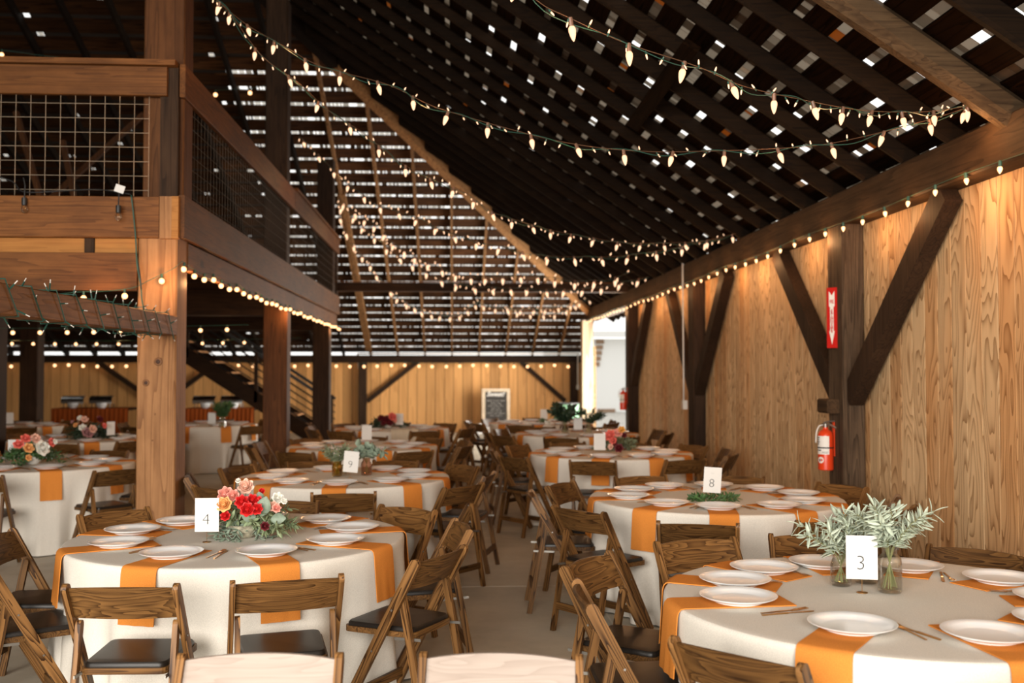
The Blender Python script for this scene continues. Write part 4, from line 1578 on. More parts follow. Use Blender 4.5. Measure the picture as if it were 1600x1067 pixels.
def jar(px, py, r, h, glassm, label, kind, neck=0.7, water=0.45, seed=1, tall=0.2, nsp=9, leafm='leaf_olive', ll=0.05, lw=0.013, rl=False, bias=(0, 0), droop=0.25,
        name='vase', cat='vase', group='glass vases of greenery', spread=1.0, stepl=0.018):
    rnd = random.Random(seed)
    p = PZ(px, py, TOPZ - 0.002)
    b = Vector((p.x, p.y + r * 0.8, TOPZ - 0.002))
    t = tag(empty(name, b), label, cat, group)
    nr = r * neck
    prof = [(0.0, 0.003), (r * 0.9, 0.003), (r, 0.012), (r, h * 0.62), (r * 0.93, h * 0.75), (nr, h * 0.84), (nr, h * 0.93), (nr * 1.1, h * 0.96), (nr * 1.1, h),
            (nr * 1.02, h), (nr * 0.94, h * 0.93), (nr * 0.94, h * 0.84), (r * 0.88, h * 0.74), (r * 0.95, h * 0.62), (r * 0.95, 0.018), (0.0, 0.012)]
    MB().lathe(prof, 28, b).build('glass_body', glassm, t, smooth='auto')
    MB().lathe([(0.0, 0.019), (r * 0.93, 0.019), (r * 0.93, h * water), (0.0, h * water)], 24, b).build('water', 'water', t, smooth='auto')
    ms, ml = MB(), MB()
    for k in range(nsp):
        a = rnd.uniform(0, 6.283)
        sp = rnd.uniform(0.15, 1.0) * spread
        d = Vector((math.cos(a) * sp + bias[0], math.sin(a) * sp * 0.8 + bias[1], 1.0))
        top = b + Vector((math.cos(a) * nr * 0.6, math.sin(a) * nr * 0.6, h * 0.97))
        foot = b + Vector((-math.cos(a) * r * 0.6, -math.sin(a) * r * 0.6, 0.02))
        ms.tube([foot, (foot + top) / 2, top], 0.0022, 5)
        sprig(ms, ml, top, d, tall * rnd.uniform(0.7, 1.1), ll, lw, rnd, droop, stepl, 0.05, rl)
    ms.build('stems', 'stem', t)
    ml.build('foliage', leafm, t, smooth=True)
    local(t)
    return t


jar(1319, 918, 0.043, 0.135, 'glass', 'left glass jar of pale olive branches on the table with card 3', 'jar', 0.78, seed=3, tall=0.22, nsp=14, bias=(-0.2, 0), ll=0.056, lw=0.015, spread=1.15)
jar(1359, 914, 0.047, 0.14, 'glass', 'middle glass jar of olive branches, behind card 3', 'jar', 0.75, seed=4, tall=0.24, nsp=14, bias=(0.0, 0.2), ll=0.056, lw=0.015, spread=1.0)
jar(1397, 929, 0.048, 0.19, 'glass', 'right tall glass jar of olive branches on the table with card 3', 'jar', 0.62, seed=5, tall=0.25, nsp=16, bias=(0.25, 0.05), ll=0.058, lw=0.015, spread=1.1)
jar(526, 745, 0.045, 0.13, 'glass_amber', 'amber vase of olive sprigs left of card 9', 'vase', 0.8, seed=6, tall=0.19, nsp=17, leafm='leaf_olive_dim', ll=0.045, lw=0.015, bias=(-0.15, 0))
jar(536, 743, 0.030, 0.07, 'glass', 'tiny clear glass half hidden behind the amber vase', 'vase', 0.9, seed=16, tall=0.05, nsp=2, leafm='leaf_olive_dim')
jar(572, 743, 0.048, 0.15, 'glass_rose', 'rose tinted vase of round leaved eucalyptus right of card 9', 'vase', 0.7, seed=7, tall=0.25, nsp=13, leafm='leaf_euc', ll=0.062, lw=0.056,
    rl=True, bias=(0.15, -0.1), droop=0.6, stepl=0.035)
jar(883, 678, 0.055, 0.17, 'glass', 'left dark greenery vase in front of the open doorway bay', 'vase', 0.7, seed=8, tall=0.42, nsp=14, leafm='leaf_dark', ll=0.085, lw=0.05, droop=0.4)
jar(920, 678, 0.05, 0.15, 'glass', 'right small greenery vase in front of the open doorway bay', 'vase', 0.7, seed=9, tall=0.32, nsp=12, leafm='leaf_dark', ll=0.06, lw=0.03, droop=0.3, bias=(0.4, 0))
jar(346, 669, 0.06, 0.17, 'glass', 'vase of leafy greenery on the table in front of the stairs', 'vase', 0.7, seed=10, tall=0.30, nsp=14, leafm='leaf_green', ll=0.07, lw=0.035, droop=0.2, spread=0.7)
jar(849, 663, 0.04, 0.06, 'glass', 'low glass of sparse green sprigs on the table below the chalkboard', 'vase', 0.9, seed=12, tall=0.12, nsp=6, leafm='leaf_green', spread=2.2, droop=0.9)


def wreath():
    rnd = random.Random(8)
    c = PZ(1114, 781, TOPZ)
    t = tag(empty('leaf_wreath', (c.x, c.y, TOPZ)), 'flat wreath of dark green leaves around the stand of card 8', 'wreath', 'flower arrangements')
    ms, ml = MB(), MB()
    for k in range(15):
        a = 2 * math.pi * k / 15
        d = Vector((-math.sin(a) + math.cos(a) * 0.35, math.cos(a) + math.sin(a) * 0.35, 0.12))
        sprig(ms, ml, Vector((c.x + 0.10 * math.cos(a), c.y + 0.08 * math.sin(a), TOPZ + 0.012)), d, 0.10, 0.048, 0.018, rnd, 0.1, 0.02)
    ms.build('stems', 'stem', t); ml.build('foliage', 'leaf_green', t, smooth=True)
    local(t)


wreath()


def bouquet(px, py, label, cols, seed, width=0.16, height=0.17, leafm='leaf_dark', blooms=8, rr=0.045, foliage=22, bowl='bowl_white', specs=None, D=None):
    rnd = random.Random(seed)
    c = PZ(px, py, TOPZ)
    b = Vector((c.x, c.y, TOPZ - 0.002))
    t = tag(empty('flower_arrangement', b), label, 'flowers', 'flower arrangements')
    MB().lathe([(0.0, 0.0), (0.045, 0.0), (0.09, 0.05), (0.10, 0.075), (0.096, 0.075), (0.085, 0.05), (0.0, 0.012)], 24, b).build('bowl', bowl, t, smooth='auto')
    MB().lathe([(0.0, 0.05), (0.085, 0.05), (0.08, 0.08), (0.0, 0.11)], 14, b).build('moss', 'leaf_dark', t)
    ms, ml = MB(), MB()
    for k in range(foliage):
        a = rnd.uniform(0, 6.283)
        d = Vector((math.cos(a), math.sin(a) * 0.8, rnd.uniform(-0.1, 1.0)))
        sprig(ms, ml, b + Vector((d.x * 0.05, d.y * 0.05, 0.075)), d, rnd.uniform(0.6, 1.1) * width, 0.055, 0.026, rnd, 0.4, 0.024)
    ms.build('stems', 'stem', t); ml.build('foliage', leafm, t, smooth=True)
    if specs:
        pts = [(PD(x_, y_, D), r_, c_) for x_, y_, r_, c_ in specs]
    else:
        pts = []
        for k in range(blooms):
            a = 2 * math.pi * k / blooms + rnd.uniform(-0.3, 0.3)
            q = b + Vector((math.cos(a) * width * rnd.uniform(0.3, 0.9), math.sin(a) * width * 0.6 - 0.03, 0.06 + height * rnd.uniform(0.35, 0.9)))
            pts.append((q, rr * rnd.uniform(0.7, 1.1), cols[k % len(cols)]))
    for q, r, col in pts:
        rose(t, q, r * 1.2, 'petal_' + col, Vector((q.x - b.x, -0.15, (q.z - b.z) * 0.5)), rnd, layers=4)
        MB().tube([b + Vector((0, 0, 0.06)), (b + q) / 2, q], 0.002, 4).build('stem', 'stem', t)
    local(t)


bouquet(958, 702, 'coral and burgundy flowers in a white bowl right of a blank card', None, 21, 0.22, 0.2, 'leaf_olive_dim', D=10.85, foliage=34,
        specs=[(953, 680, 0.06, 'coral'), (958, 688, 0.04, 'coral'), (966, 676, 0.05, 'pink'), (971, 671, 0.04, 'yellow'), (967, 700, 0.045, 'burgundy'), (954, 698, 0.03, 'blush'),
               (975, 680, 0.03, 'burgundy'), (960, 692, 0.03, 'burgundy')])
bouquet(606, 668, 'dark red flowers with one bright bloom in front of the far wall', None, 22, 0.26, 0.2, 'leaf_dark', D=15.5, foliage=34,
        specs=[(613, 651, 0.065, 'coral'), (603, 655, 0.06, 'burgundy'), (595, 653, 0.05, 'burgundy'), (609, 660, 0.05, 'burgundy'), (617, 657, 0.035, 'pink'), (599, 661, 0.04, 'burgundy')])
bouquet(52, 724, 'blush, coral and white flowers on the left table, before a white card', None, 23, 0.24, 0.2, 'leaf_green', D=9.35, foliage=34,
        specs=[(66, 700, 0.068, 'white'), (45, 700, 0.045, 'peach'), (29, 694, 0.045, 'coral'), (40, 685, 0.042, 'coral'), (56, 685, 0.045, 'blush'), (81, 691, 0.04, 'coral'), (45, 715, 0.028, 'peach'), (86, 690, 0.025, 'white')])
bouquet(143, 684, 'mauve, peach and cream flowers on the second left table', None, 24, 0.28, 0.24, 'leaf_dark', D=13.1, foliage=40,
        specs=[(136, 675, 0.06, 'mauve'), (145, 670, 0.05, 'blush'), (132, 655, 0.045, 'blush'), (129, 668, 0.045, 'white'), (163, 665, 0.035, 'coral'), (125, 653, 0.035, 'white'),
               (118, 664, 0.03, 'peach'), (156, 655, 0.045, 'burgundy'), (140, 678, 0.045, 'mauve'), (113, 659, 0.025, 'mauve')])

# ================================================================== FITTINGS
def extinguisher(loc, rz, label, detail=True):
    """wall hung extinguisher, origin on the bracket plate, front towards local -Y"""
    t = tag(empty('fire_extinguisher', loc, rz), label, 'fire extinguisher')
    r = 0.066
    MB().lathe([(0.0, 0.0), (r - 0.006, 0.0), (r, 0.006), (r, 0.30), (r * 0.93, 0.325), (r * 0.7, 0.345), (r * 0.38, 0.356), (0.022, 0.362), (0.022, 0.375), (0.0, 0.375)], 32,
               (0, -0.08, 0)).build('cylinder', 'red_paint', t, smooth='auto')
    MB().lathe([(0.0, 0.372), (0.019, 0.372), (0.019, 0.405), (0.012, 0.412), (0.0, 0.412)], 16, (0, -0.08, 0)).build('valve', 'steel', t, smooth='auto')
    MB().tube([(0.0, -0.10, 0.395), (0.02, -0.05, 0.40), (0.05, 0.005, 0.365)], 0.010, 6).build('carry_handle', 'steel', t)
    MB().tube([(0.0, -0.10, 0.415), (0.02, -0.05, 0.428), (0.04, -0.01, 0.43)], 0.007, 6).build('lever', 'steel', t)
    MB().lathe([(0.0, -0.008), (0.014, -0.008), (0.014, 0.008), (0.0, 0.008)], 14, (-0.022, -0.098, 0.392), mat=Matrix.Rotation(R(90), 3, 'X')).build('gauge', 'chrome', t)
    MB().tube(catmull([(0.0, -0.10, 0.395), (0.01, -0.14, 0.385), (0.01, -0.165, 0.33), (0.01, -0.172, 0.24)], 5), 0.007, 7).build('hose', 'conduit', t, smooth=True)
    MB().lathe([(r + 0.0005, 0.192), (r + 0.003, 0.192), (r + 0.003, 0.203), (r + 0.0005, 0.203)], 32, (0, -0.08, 0), close=True).build('strap', 'black', t)
    MB().bb(-0.02, 0.02, -0.012, 0.0, 0.12, 0.43).build('bracket', 'red_paint', t)
    # paper labels wrapped round the front

    def wrap(a0, a1, z0, z1, mat, name, rr=0.0006):
        m = MB()
        n = 10
        vs = []
        for i in range(n + 1):
            a = R(a0 + (a1 - a0) * i / n)
            for z in (z0, z1):
                for q in (0.0002, rr + 0.0004):
                    vs.append(((r + q) * math.cos(a), -0.08 + (r + q) * math.sin(a), z))
        fs = []
        for i in range(n):
            o = i * 4
            fs += [(o + 1, o + 5, o + 7, o + 3), (o, o + 2, o + 6, o + 4), (o, o + 4, o + 5, o + 1), (o + 2, o + 3, o + 7, o + 6)]
        m.add(vs, fs)
        return m.build(name, mat, t, smooth='auto')
    lab = wrap(252, 366, 0.14, 0.30, 'label', 'instruction_label')
    if detail:
        for k, (z, a0, a1) in enumerate(((0.280, 262, 292), (0.262, 262, 288), (0.243, 262, 292), (0.224, 262, 284), (0.170, 262, 305), (0.160, 310, 358), (0.151, 310, 356))):
            m = wrap(a0, a1, z, z + (0.009 if k < 5 else 0.003), 'ink', 'label_print', 0.0012)
            m.parent = lab
        m = MB()
        n = 20
        vs = [(0, 0, 0)]
        for i in range(n):
            a = 2 * math.pi * i / n
            ang = R(300) + 0.030 * math.cos(a) / r
            vs.append(((r + 0.0012) * math.cos(ang), -0.08 + (r + 0.0012) * math.sin(ang), 0.09 + 0.028 * math.sin(a)))
        vs[0] = ((r + 0.0016) * math.cos(R(300)), -0.08 + (r + 0.0016) * math.sin(R(300)), 0.09)
        m.add(vs, [(0, i + 1, (i + 1) % n + 1) for i in range(n)])
        st = m.build('round_sticker', 'label', t)
        wrap(287, 298, 0.078, 0.10, 'ink', 'sticker_print', 0.002).parent = st
        wrap(302, 312, 0.08, 0.102, 'red_paint', 'sticker_print', 0.002).parent = st
    return t


E = PD(1293, 738, 8.55)
ex = extinguisher((BX + 0.004, 8.62, E.z), R(-90), 'red fire extinguisher hanging on the thick dark post of the right wall')
ex2 = extinguisher((BX + 0.004, 19.12, 0.92), R(-90), 'small distant red fire extinguisher on the post beside the open doorway bay', False)

t = tag(empty('wood_block', (BX - 0.052, 8.6, 1.36)), 'dark rough wooden block nailed to the post above the fire extinguisher', 'block')
MB().bar((0, -0.11, 0), (0, 0.12, -0.0), 0.12, 0.125, bev=0.014).build('block', 'timber_y', t)


def arrow_sign():
    z0, z1 = PD(1302, 543, 8.6).z, PD(1302, 447, 8.6).z
    t = tag(empty('arrow_sign', (BX - 0.002, 8.60, z0)), 'tall narrow red and white FIRE EXTINGUISHER arrow sign on the dark post', 'sign')
    H = z1 - z0
    w = 0.10
    # V shaped plate: one wing faces the camera side
    a = R(38)
    # wing 1 (towards the camera): from the post face out to the ridge
    d1 = Vector((-math.cos(a), -math.sin(a) * -1.0, 0))
    rid = Vector((-0.06, 0.0, 0))
    for s, nm in ((-1, 'near_wing'), (1, 'far_wing')):
        e = Vector((0.0, s * 0.085, 0))
        o = MB().bar(((rid + e) / 2), ((rid + e) / 2) + Vector((0, 0, H)), 0.002, (e - rid).length, up=(e - rid).normalized()).build(nm, 'sign_red', t)
        ax = (rid - e).normalized() if s < 0 else (e - rid).normalized()
        nrm = Vector((0, 0, 1)).cross(ax)
        c0 = (rid + e) / 2
        if nrm.y * s < 0:
            nrm = -nrm
        out = Vector((nrm.x, nrm.y, 0))
        if out.x > 0:
            out = -out
        base = c0 + out * 0.0022
        hw = 0.028
        poly = [(0, 0.03), (hw, 0.15), (hw * 0.62, 0.145), (hw * 0.62, H - 0.17), (hw, H - 0.165), (hw, H - 0.03), (0, H - 0.07), (-hw, H - 0.03), (-hw, H - 0.165), (-hw * 0.62, H - 0.17), (-hw * 0.62, 0.145), (-hw, 0.15)]
        ar = MB().prism(poly, base, ax, (0, 0, 1), 0.0012).build('arrow', 'sign_white', t)
        mt = Matrix((ax, Vector((0, 0, 1)), ax.cross(Vector((0, 0, 1))))).transposed().to_4x4()
        if (mt.to_3x3() @ Vector((0, 0, 1))).dot(out) < 0:
            ax = -ax
            mt = Matrix((ax, Vector((0, 0, 1)), ax.cross(Vector((0, 0, 1))))).transposed().to_4x4()
        text_obj('word', 'FIRE', 0.036, 'sign_red', ar, Matrix.Translation(base + out * 0.001 + Vector((0, 0, H - 0.125))) @ mt @ Matrix.Diagonal((0.62, 1.3, 1, 1)), offset=0.0006)
        for i, ch in enumerate('EXTINGUISHER'):
            text_obj('letter', ch, 0.036, 'sign_red', ar, Matrix.Translation(base + out * 0.001 + Vector((0, 0, H - 0.205 - i * (H - 0.34) / 11.5))) @ mt, offset=0.0006)
    return t


arrow_sign()


def conduit_run(name, pts, label, box=None, top=None, r=0.012):
    b = Vector(pts[0])
    t = tag(empty(name, b), label, 'conduit')
    MB().tube(pts, r, 8).build('pipe', 'conduit', t, smooth=True)
    if box:
        MB().bb(box[0] - 0.035, box[0] + 0.03, box[1] - 0.05, box[1] + 0.05, box[2] - 0.065, box[2] + 0.065).build('junction_box', 'conduit', t)
    if top:
        MB().lathe([(0.0, 0.0), (0.05, 0.0), (0.05, 0.035), (0.03, 0.05), (0, 0.05)], 14, top).build('lamp_cap', 'conduit', t, smooth='auto')
    local(t)


yy = PX(1067, 500, BX - 0.02).y
zz = PX(1067, 628, BX - 0.02).z
conduit_run('conduit', [(BX - 0.02, yy, 3.33), (BX - 0.02, yy, 2.95), (BX - 0.015, yy + 0.02, 2.7), (BX - 0.015, yy - 0.01, 1.5), (BX - 0.015, yy, zz)],
            'thin white vertical conduit with a switch box on the right wall', (BX + 0.0, yy, zz - 0.04), (BX + 0.0, yy, 3.28))
q0, q1, q2, q3 = PY(559, 552, 27.26), PY(561, 575, 27.26), PY(569, 590, 27.26), PY(569, 603, 27.26)
conduit_run('conduit', [q0, q1, q2, q3], 'white cranked conduit with a round box at the stair foot on the far wall', (q3.x, q3.y, q3.z - 0.03), r=0.03)
q0, q3 = PY(903, 552, 27.06), PY(903, 603, 27.06)
conduit_run('conduit', [q0, q3], 'white straight conduit with a box on the far wall above the green drum', (q3.x, q3.y, q3.z - 0.03), r=0.022)
q0, q1 = PY(560, 552.5, 26.95), PY(905, 552.5, 26.95)
conduit_run('conduit', [q0, q1], 'thin white conduit running along the top of the far wall', r=0.02)


def chalkboard():
    y = 26.6
    a = PY(753, 672, y); b = PY(797, 607, y)
    w = b.x - a.x; h = b.z - a.z
    cx = (a.x + b.x) / 2
    t = tag(empty('chalkboard_sign', (cx, y, 0)), 'chalkboard sign in a whitewashed frame with white lettering by the far wall', 'sign')
    fw = 0.085
    zc = (a.z + b.z) / 2
    MB().bb(-w / 2 + fw, w / 2 - fw, 0.0, 0.02, a.z + fw, b.z - fw).build('slate', 'slate', t)
    for (x0, x1, z0, z1) in ((-w / 2, w / 2, b.z - fw, b.z), (-w / 2, w / 2, a.z, a.z + fw), (-w / 2, -w / 2 + fw, a.z + fw, b.z - fw), (w / 2 - fw, w / 2, a.z + fw, b.z - fw)):
        MB().bb(x0, x1, -0.02, 0.03, z0, z1).build('frame_bar', 'frame_wood', t)
    for s in (-1, 1):
        MB().bar((s * w * 0.4, 0.03, a.z + 0.05), (s * w * 0.45, 0.0, 0.0), 0.03, 0.03).build('leg', 'frame_wood', t)
    MB().bar((0, 0.05, b.z - 0.1), (0, 0.45, 0.0), 0.03, 0.03).build('leg', 'frame_wood', t)
    rot = Matrix.Rotation(R(90), 4, 'X')
    zpx = lambda v: PY(775, v, y).z
    text_obj('heading', 'Sweet!', 0.17, 'chalk', t, Matrix.Translation((-0.02, -0.004, zpx(616))) @ rot, offset=0.004, shear=0.35)
    rnd = random.Random(2)
    for k, (py, wd) in enumerate(((626, 0.86), (630.2, 0.48), (634, 0.70), (638, 0.42), (641.7, 0.50), (645.5, 0.82), (649.5, 0.54))):
        m = MB()
        W_ = (w - 2 * fw) * wd
        z = zpx(py)
        x = -W_ / 2
        while x < W_ / 2:
            L = rnd.uniform(0.09, 0.16)
            e = min(x + L, W_ / 2)
            pts = []
            n = max(3, int((e - x) / 0.012))
            for i in range(n + 1):
                pts.append((x + (e - x) * i / n, -0.004, z + (0.014 if i % 2 else -0.014) * rnd.uniform(0.5, 1.0)))
            m.tube(pts, 0.004, 4)
            x = e + 0.03
        m.build('chalk_line', 'chalk', t)
    # papers leaning at its foot
    q = PY(757, 665, 26.3)
    p = tag(MB().box((0, 0, 0.155), (0.42, 0.012, 0.29), Matrix.Rotation(R(-6), 3, 'Y')).build('paper_sheet', 'card', None, loc=(q.x, 26.3, 0.005)), 'white sheet standing on the floor at the foot of the chalkboard', 'paper')


chalkboard()

# green drum
q = PD(885, 580, 24.6)
t = tag(empty('steel_drum', (q.x, q.y, 0)), 'green steel drum with a black rim in the far right corner', 'drum')
prof = [(0.0, 0.0), (0.31, 0.0), (0.31, 0.27), (0.322, 0.285), (0.31, 0.30), (0.31, 0.57), (0.322, 0.585), (0.31, 0.60), (0.31, 0.86), (0.0, 0.86)]
MB().lathe(prof, 36).build('barrel', 'drum', t, smooth='auto')
MB().lathe([(0.305, 0.85), (0.328, 0.85), (0.33, 0.885), (0.305, 0.89)], 36, close=True).build('rim', 'black', t, smooth='auto')

# buffet
def buffet(px0, px1, D, label, seed):
    a = PD(px0, 640, D); b = PD(px1, 640, D)
    w = b.x - a.x
    y = (a.y + b.y) / 2
    cx = (a.x + b.x) / 2
    t = tag(empty('buffet_table', (cx, y, 0)), label, 'table')
    n = 90
    m = MB()
    vs = []
    for z in (0.02, 0.4, 0.83, 0.84):
        for i in range(n + 1):
            x = -w / 2 + w * i / n
            f = 0.035 * math.sin(i * 1.15) * (1 - z / 0.95)
            vs.append((x, -0.38 + f, z))
    for z in (0.84,):
        for i in range(n + 1):
            vs.append((-w / 2 + w * i / n, 0.38, z))
    fs = []
    for r_ in range(4):
        for i in range(n):
            o_ = r_ * (n + 1)
            fs.append((o_ + i, o_ + i + 1, o_ + n + 2 + i, o_ + n + 1 + i))
    m.add(vs, fs)
    m.build('table_skirt', 'skirt', t, smooth='auto')
    MB().bb(-w / 2, w / 2, -0.37, 0.38, 0.79, 0.835).build('tabletop', 'timber_x', t)
    rnd = random.Random(seed)
    x = -w / 2 + 0.35
    k = 0
    while x < w / 2 - 0.25:
        c = tag(empty('chafing_dish', (cx + x, y + 0.05, 0.84)), None, None)
        MB().bb(-0.25, 0.25, -0.16, 0.16, 0.10, 0.17).build('pan', 'chrome', c)
        mm = MB()
        vs = []
        for i in range(9):
            a_ = math.pi * i / 8
            for s in (-0.25, 0.25):
                vs.append((s, -math.cos(a_) * 0.16, 0.17 + math.sin(a_) * 0.10))
        mm.add(vs, [(2 * i, 2 * i + 2, 2 * i + 3, 2 * i + 1) for i in range(8)] + [tuple(range(0, 18, 2)), tuple(range(17, 0, -2))])
        mm.build('lid', 'chrome', c)
        for s in (-0.2, 0.2):
            for r_ in (-0.12, 0.12):
                MB().bb(s - 0.01, s + 0.01, r_ - 0.01, r_ + 0.01, 0, 0.1).build('leg', 'chrome', c)
        tag(c, 'chrome chafing dish on the rust skirted buffet %s' % ('left of the fir post' if px0 < 200 else 'right of the fir post'), 'chafing dish', 'chafing dishes left' if px0 < 200 else 'chafing dishes right')
        p = MB().lathe([(0.0, 0.0), (0.06, 0.0), (0.105, 0.05), (0.115, 0.12), (0.09, 0.13), (0.0, 0.12)], 20).build('serving_bowl', 'china', None, smooth='auto', loc=(cx + x + 0.08, y - 0.26, 0.84))
        tag(p, 'round white bowl at the front of the buffet %s' % ('left of the fir post' if px0 < 200 else 'right of the fir post'), 'bowl', 'white bowls left' if px0 < 200 else 'white bowls right')
        x += 0.62
        k += 1
    return t


buffet(92, 208, 22.5, 'long buffet table with pleated rust skirt, left of the fir post', 1)
buffet(296, 402, 22.5, 'long buffet table with pleated rust skirt, behind the staircase', 2)

# pale linen bag over the chair back at the far table
q = PD(633, 580, 14.55)
m = MB()
n = 12
vs = []
for z, hw, yy_ in ((0.80, 0.20, 0.02), (0.83, 0.19, 0.0), (0.80, 0.20, -0.03), (0.62, 0.19, -0.045), (0.52, 0.13, -0.04), (0.50, 0.13, -0.03), (0.62, 0.18, -0.02)):
    for i in range(n + 1):
        u = -1 + 2 * i / n
        vs.append((u * hw, yy_ + 0.012 * math.sin(i * 1.7), z))
m.add(vs, [(r_ * (n + 1) + i, r_ * (n + 1) + i + 1, (r_ + 1) * (n + 1) + i + 1, (r_ + 1) * (n + 1) + i) for r_ in range(6) for i in range(n)])
tag(m.build('linen_bag', 'seat_pale', None, smooth=True, loc=(q.x, q.y, 0.0)), 'pale linen cover hung over a chair back before the dark red flowers', 'cover')

# outbuilding beyond the open bay
q0 = PD(915, 580, 44); q1 = PD(1030, 580, 44)
t = tag(empty('outbuilding', (q0.x, q0.y, 0)), 'overexposed white outbuilding seen through the open doorway bay', 'building')
w = q1.x - q0.x
MB().bb(-1.5, w, 0, 4, -0.15, 3.1).build('wall', 'white_wall', t)
MB().bar((-1.8, -0.3, 3.3), (w + 0.5, -0.3, 3.3), 0.4, 0.25).build('roof_edge', 'white_wall', t)
a = PD(931, 530, 44) - Vector((q0.x, q0.y, 0)); b = PD(944, 574, 44) - Vector((q0.x, q0.y, 0))
for k in range(5):
    z = a.z + (b.z - a.z) * (k + 0.3) / 5
    MB().bb(a.x, b.x - 0.05 * k, -0.06, 0.02, z - 0.12, z + 0.06).build('louvre', 'brown_slat', t)
a = PD(933, 646, 44) - Vector((q0.x, q0.y, 0))
MB().bb(a.x, a.x + 0.8, -0.05, 0.0, -0.15, 0.0).build('base_band', 'brown_slat', t)

# ================================================================== STRING LIGHTS
def proto_cone():
    """cone bulb hanging down from its socket, origin at the wire; 1 unit = metres"""
    m = MB().lathe([(0.0, -0.100), (0.003, -0.0985), (0.0085, -0.088), (0.0135, -0.072), (0.0165, -0.055), (0.0160, -0.043), (0.0105, -0.034), (0.0, -0.034)], 12)
    b = m.build('bulb', 'bulb_big', None, smooth=True)
    s = MB().lathe([(0.0, 0.004), (0.009, 0.004), (0.0105, -0.004), (0.0105, -0.036), (0.0, -0.036)], 8).build('socket', 'socket_brown', b, smooth='auto')
    return b


def proto_small_cone():
    m = MB().lathe([(0.0, -0.068), (0.004, -0.065), (0.011, -0.053), (0.014, -0.042), (0.013, -0.034), (0.008, -0.027), (0.0, -0.027)], 10)
    b = m.build('bulb', 'bulb_globe', None, smooth=True)
    MB().lathe([(0.0, 0.004), (0.009, 0.004), (0.010, -0.003), (0.010, -0.030), (0.0, -0.030)], 8).build('socket', 'cable_green', b, smooth='auto')
    return b


def proto_globe():
    r = 0.024
    prof = [(r * math.sin(math.pi * i / 8) if 0 < i < 8 else 0.0, -0.030 - r + r * math.cos(math.pi * i / 8) * -1) for i in range(9)]
    b = MB().lathe(prof, 12).build('bulb', 'bulb_globe', None, smooth=True)
    MB().lathe([(0.0, 0.004), (0.009, 0.004), (0.010, -0.003), (0.010, -0.032), (0.0, -0.032)], 8).build('socket', 'cable_green', b, smooth='auto')
    return b


def proto_mini():
    b = MB().lathe([(0.0, -0.040), (0.0022, -0.038), (0.0042, -0.030), (0.0042, -0.016), (0.0, -0.016)], 6).build('mini_bulb', 'bulb_mini', None, smooth=True)
    MB().lathe([(0.0, 0.0), (0.0028, 0.0), (0.0042, -0.006), (0.0042, -0.018), (0.0, -0.018)], 6).build('socket', 'cable_green', b)
    return b


PROTO = {'cone': proto_cone(), 'small': proto_small_cone(), 'globe': proto_globe(), 'mini': proto_mini()}
for p_ in PROTO.values():
    record(p_)


def hang(kind, parent, p, rx=0.0, ry=0.0, rz=0.0, s=1.0):
    c = copy_tree(PROTO[kind], parent)
    c.location = p
    c.rotation_euler = (rx, ry, rz)
    c.scale = (s, s, s)
    return c


LAMPS = []


def strand(pix, label, first, step=0.318, mini_step=0.105, seed=1, scale=1.0, lamps=0, minis=True, wires=True, mini_scale=1.0):
    """pix = list of (px, py, camera depth); cone bulbs every `step`, mini lights between"""
    rnd = random.Random(seed)
    pts = catmull([PD(*p) for p in pix], 10)
    root = tag(empty('string_lights', pts[0]), label, 'string lights')
    off = pts[0]
    cab = MB()
    cab.tube([p - off for p in pts], 0.0022, 5)
    cab.build('cable', 'cable_brown', root)
    # the green twin cable loops loosely along the first
    g = []
    for i, (p, d) in enumerate(resample(pts, 0.05)):
        a = i * 0.55
        g.append(p - off + Vector((0.012 * math.sin(a * 1.3), 0.012 * math.cos(a), -0.010 + 0.016 * math.sin(a))))
    MB().tube(g, 0.0026, 4).build('green_cable', 'cable_green', root)
    n = 0
    for i, (p, d) in enumerate(resample(pts, step, first)):
        hang('cone', root, p - off, rnd.uniform(-0.25, 0.25), rnd.uniform(-0.35, 0.35), 0, scale)
        n += 1
        if lamps and i % lamps == lamps // 2:
            LAMPS.append(p + Vector((0, 0, -0.16)))
    if minis:
        for i, (p, d) in enumerate(resample(pts, mini_step, first * 0.3)):
            if i > 95:
                break
            up = rnd.random() < 0.4
            hang('mini', root, p - off + Vector((0, 0, -0.005)), rnd.uniform(-0.6, 0.6) + (math.pi if up else 0), rnd.uniform(-0.7, 0.7), 0, mini_scale)
    return root


strand([(770, -70, 4.0), (838, 0, 4.2), (890, 28, 4.3), (980, 68, 4.45), (1090, 104, 4.65), (1160, 134, 4.85), (1250, 155, 5.1), (1330, 170, 5.45), (1395, 175, 5.75), (1465, 173, 6.0), (1540, 160, 6.2)],
       'nearest strand of cone bulbs crossing the upper right of the roof', 0.16, lamps=3)
strand([(330, -8, 7.6), (382, 36, 7.5), (447, 74, 7.3), (503, 104, 7.2), (605, 132, 7.0), (672, 164, 6.85), (738, 185, 6.7), (798, 202, 6.6), (870, 220, 6.5), (947, 232, 6.4), (1025, 237, 6.3), (1107, 236, 6.2),
        (1193, 233, 6.1), (1285, 226, 6.05), (1380, 206, 6.0), (1475, 180, 6.1), (1515, 166, 6.2)],
       'long strand of cone bulbs sagging from upper left to the right beam', 0.10, seed=2, lamps=4)
strand([(330, -8, 7.7), (360, 22, 7.7), (410, 88, 7.8), (467, 130, 7.9), (515, 174, 8.1), (568, 208, 8.3), (616, 247, 8.5), (666, 276, 8.8), (725, 300, 9.2), (768, 330, 9.6), (820, 348, 10.0), (868, 361, 10.4),
        (918, 370, 10.7), (963, 378, 10.9), (1010, 380, 11.1), (1053, 379, 11.3), (1095, 377, 11.5), (1150, 365, 11.6)],
       'second long strand of cone bulbs from upper left, ending mid right beam', 0.2, seed=3, lamps=5)
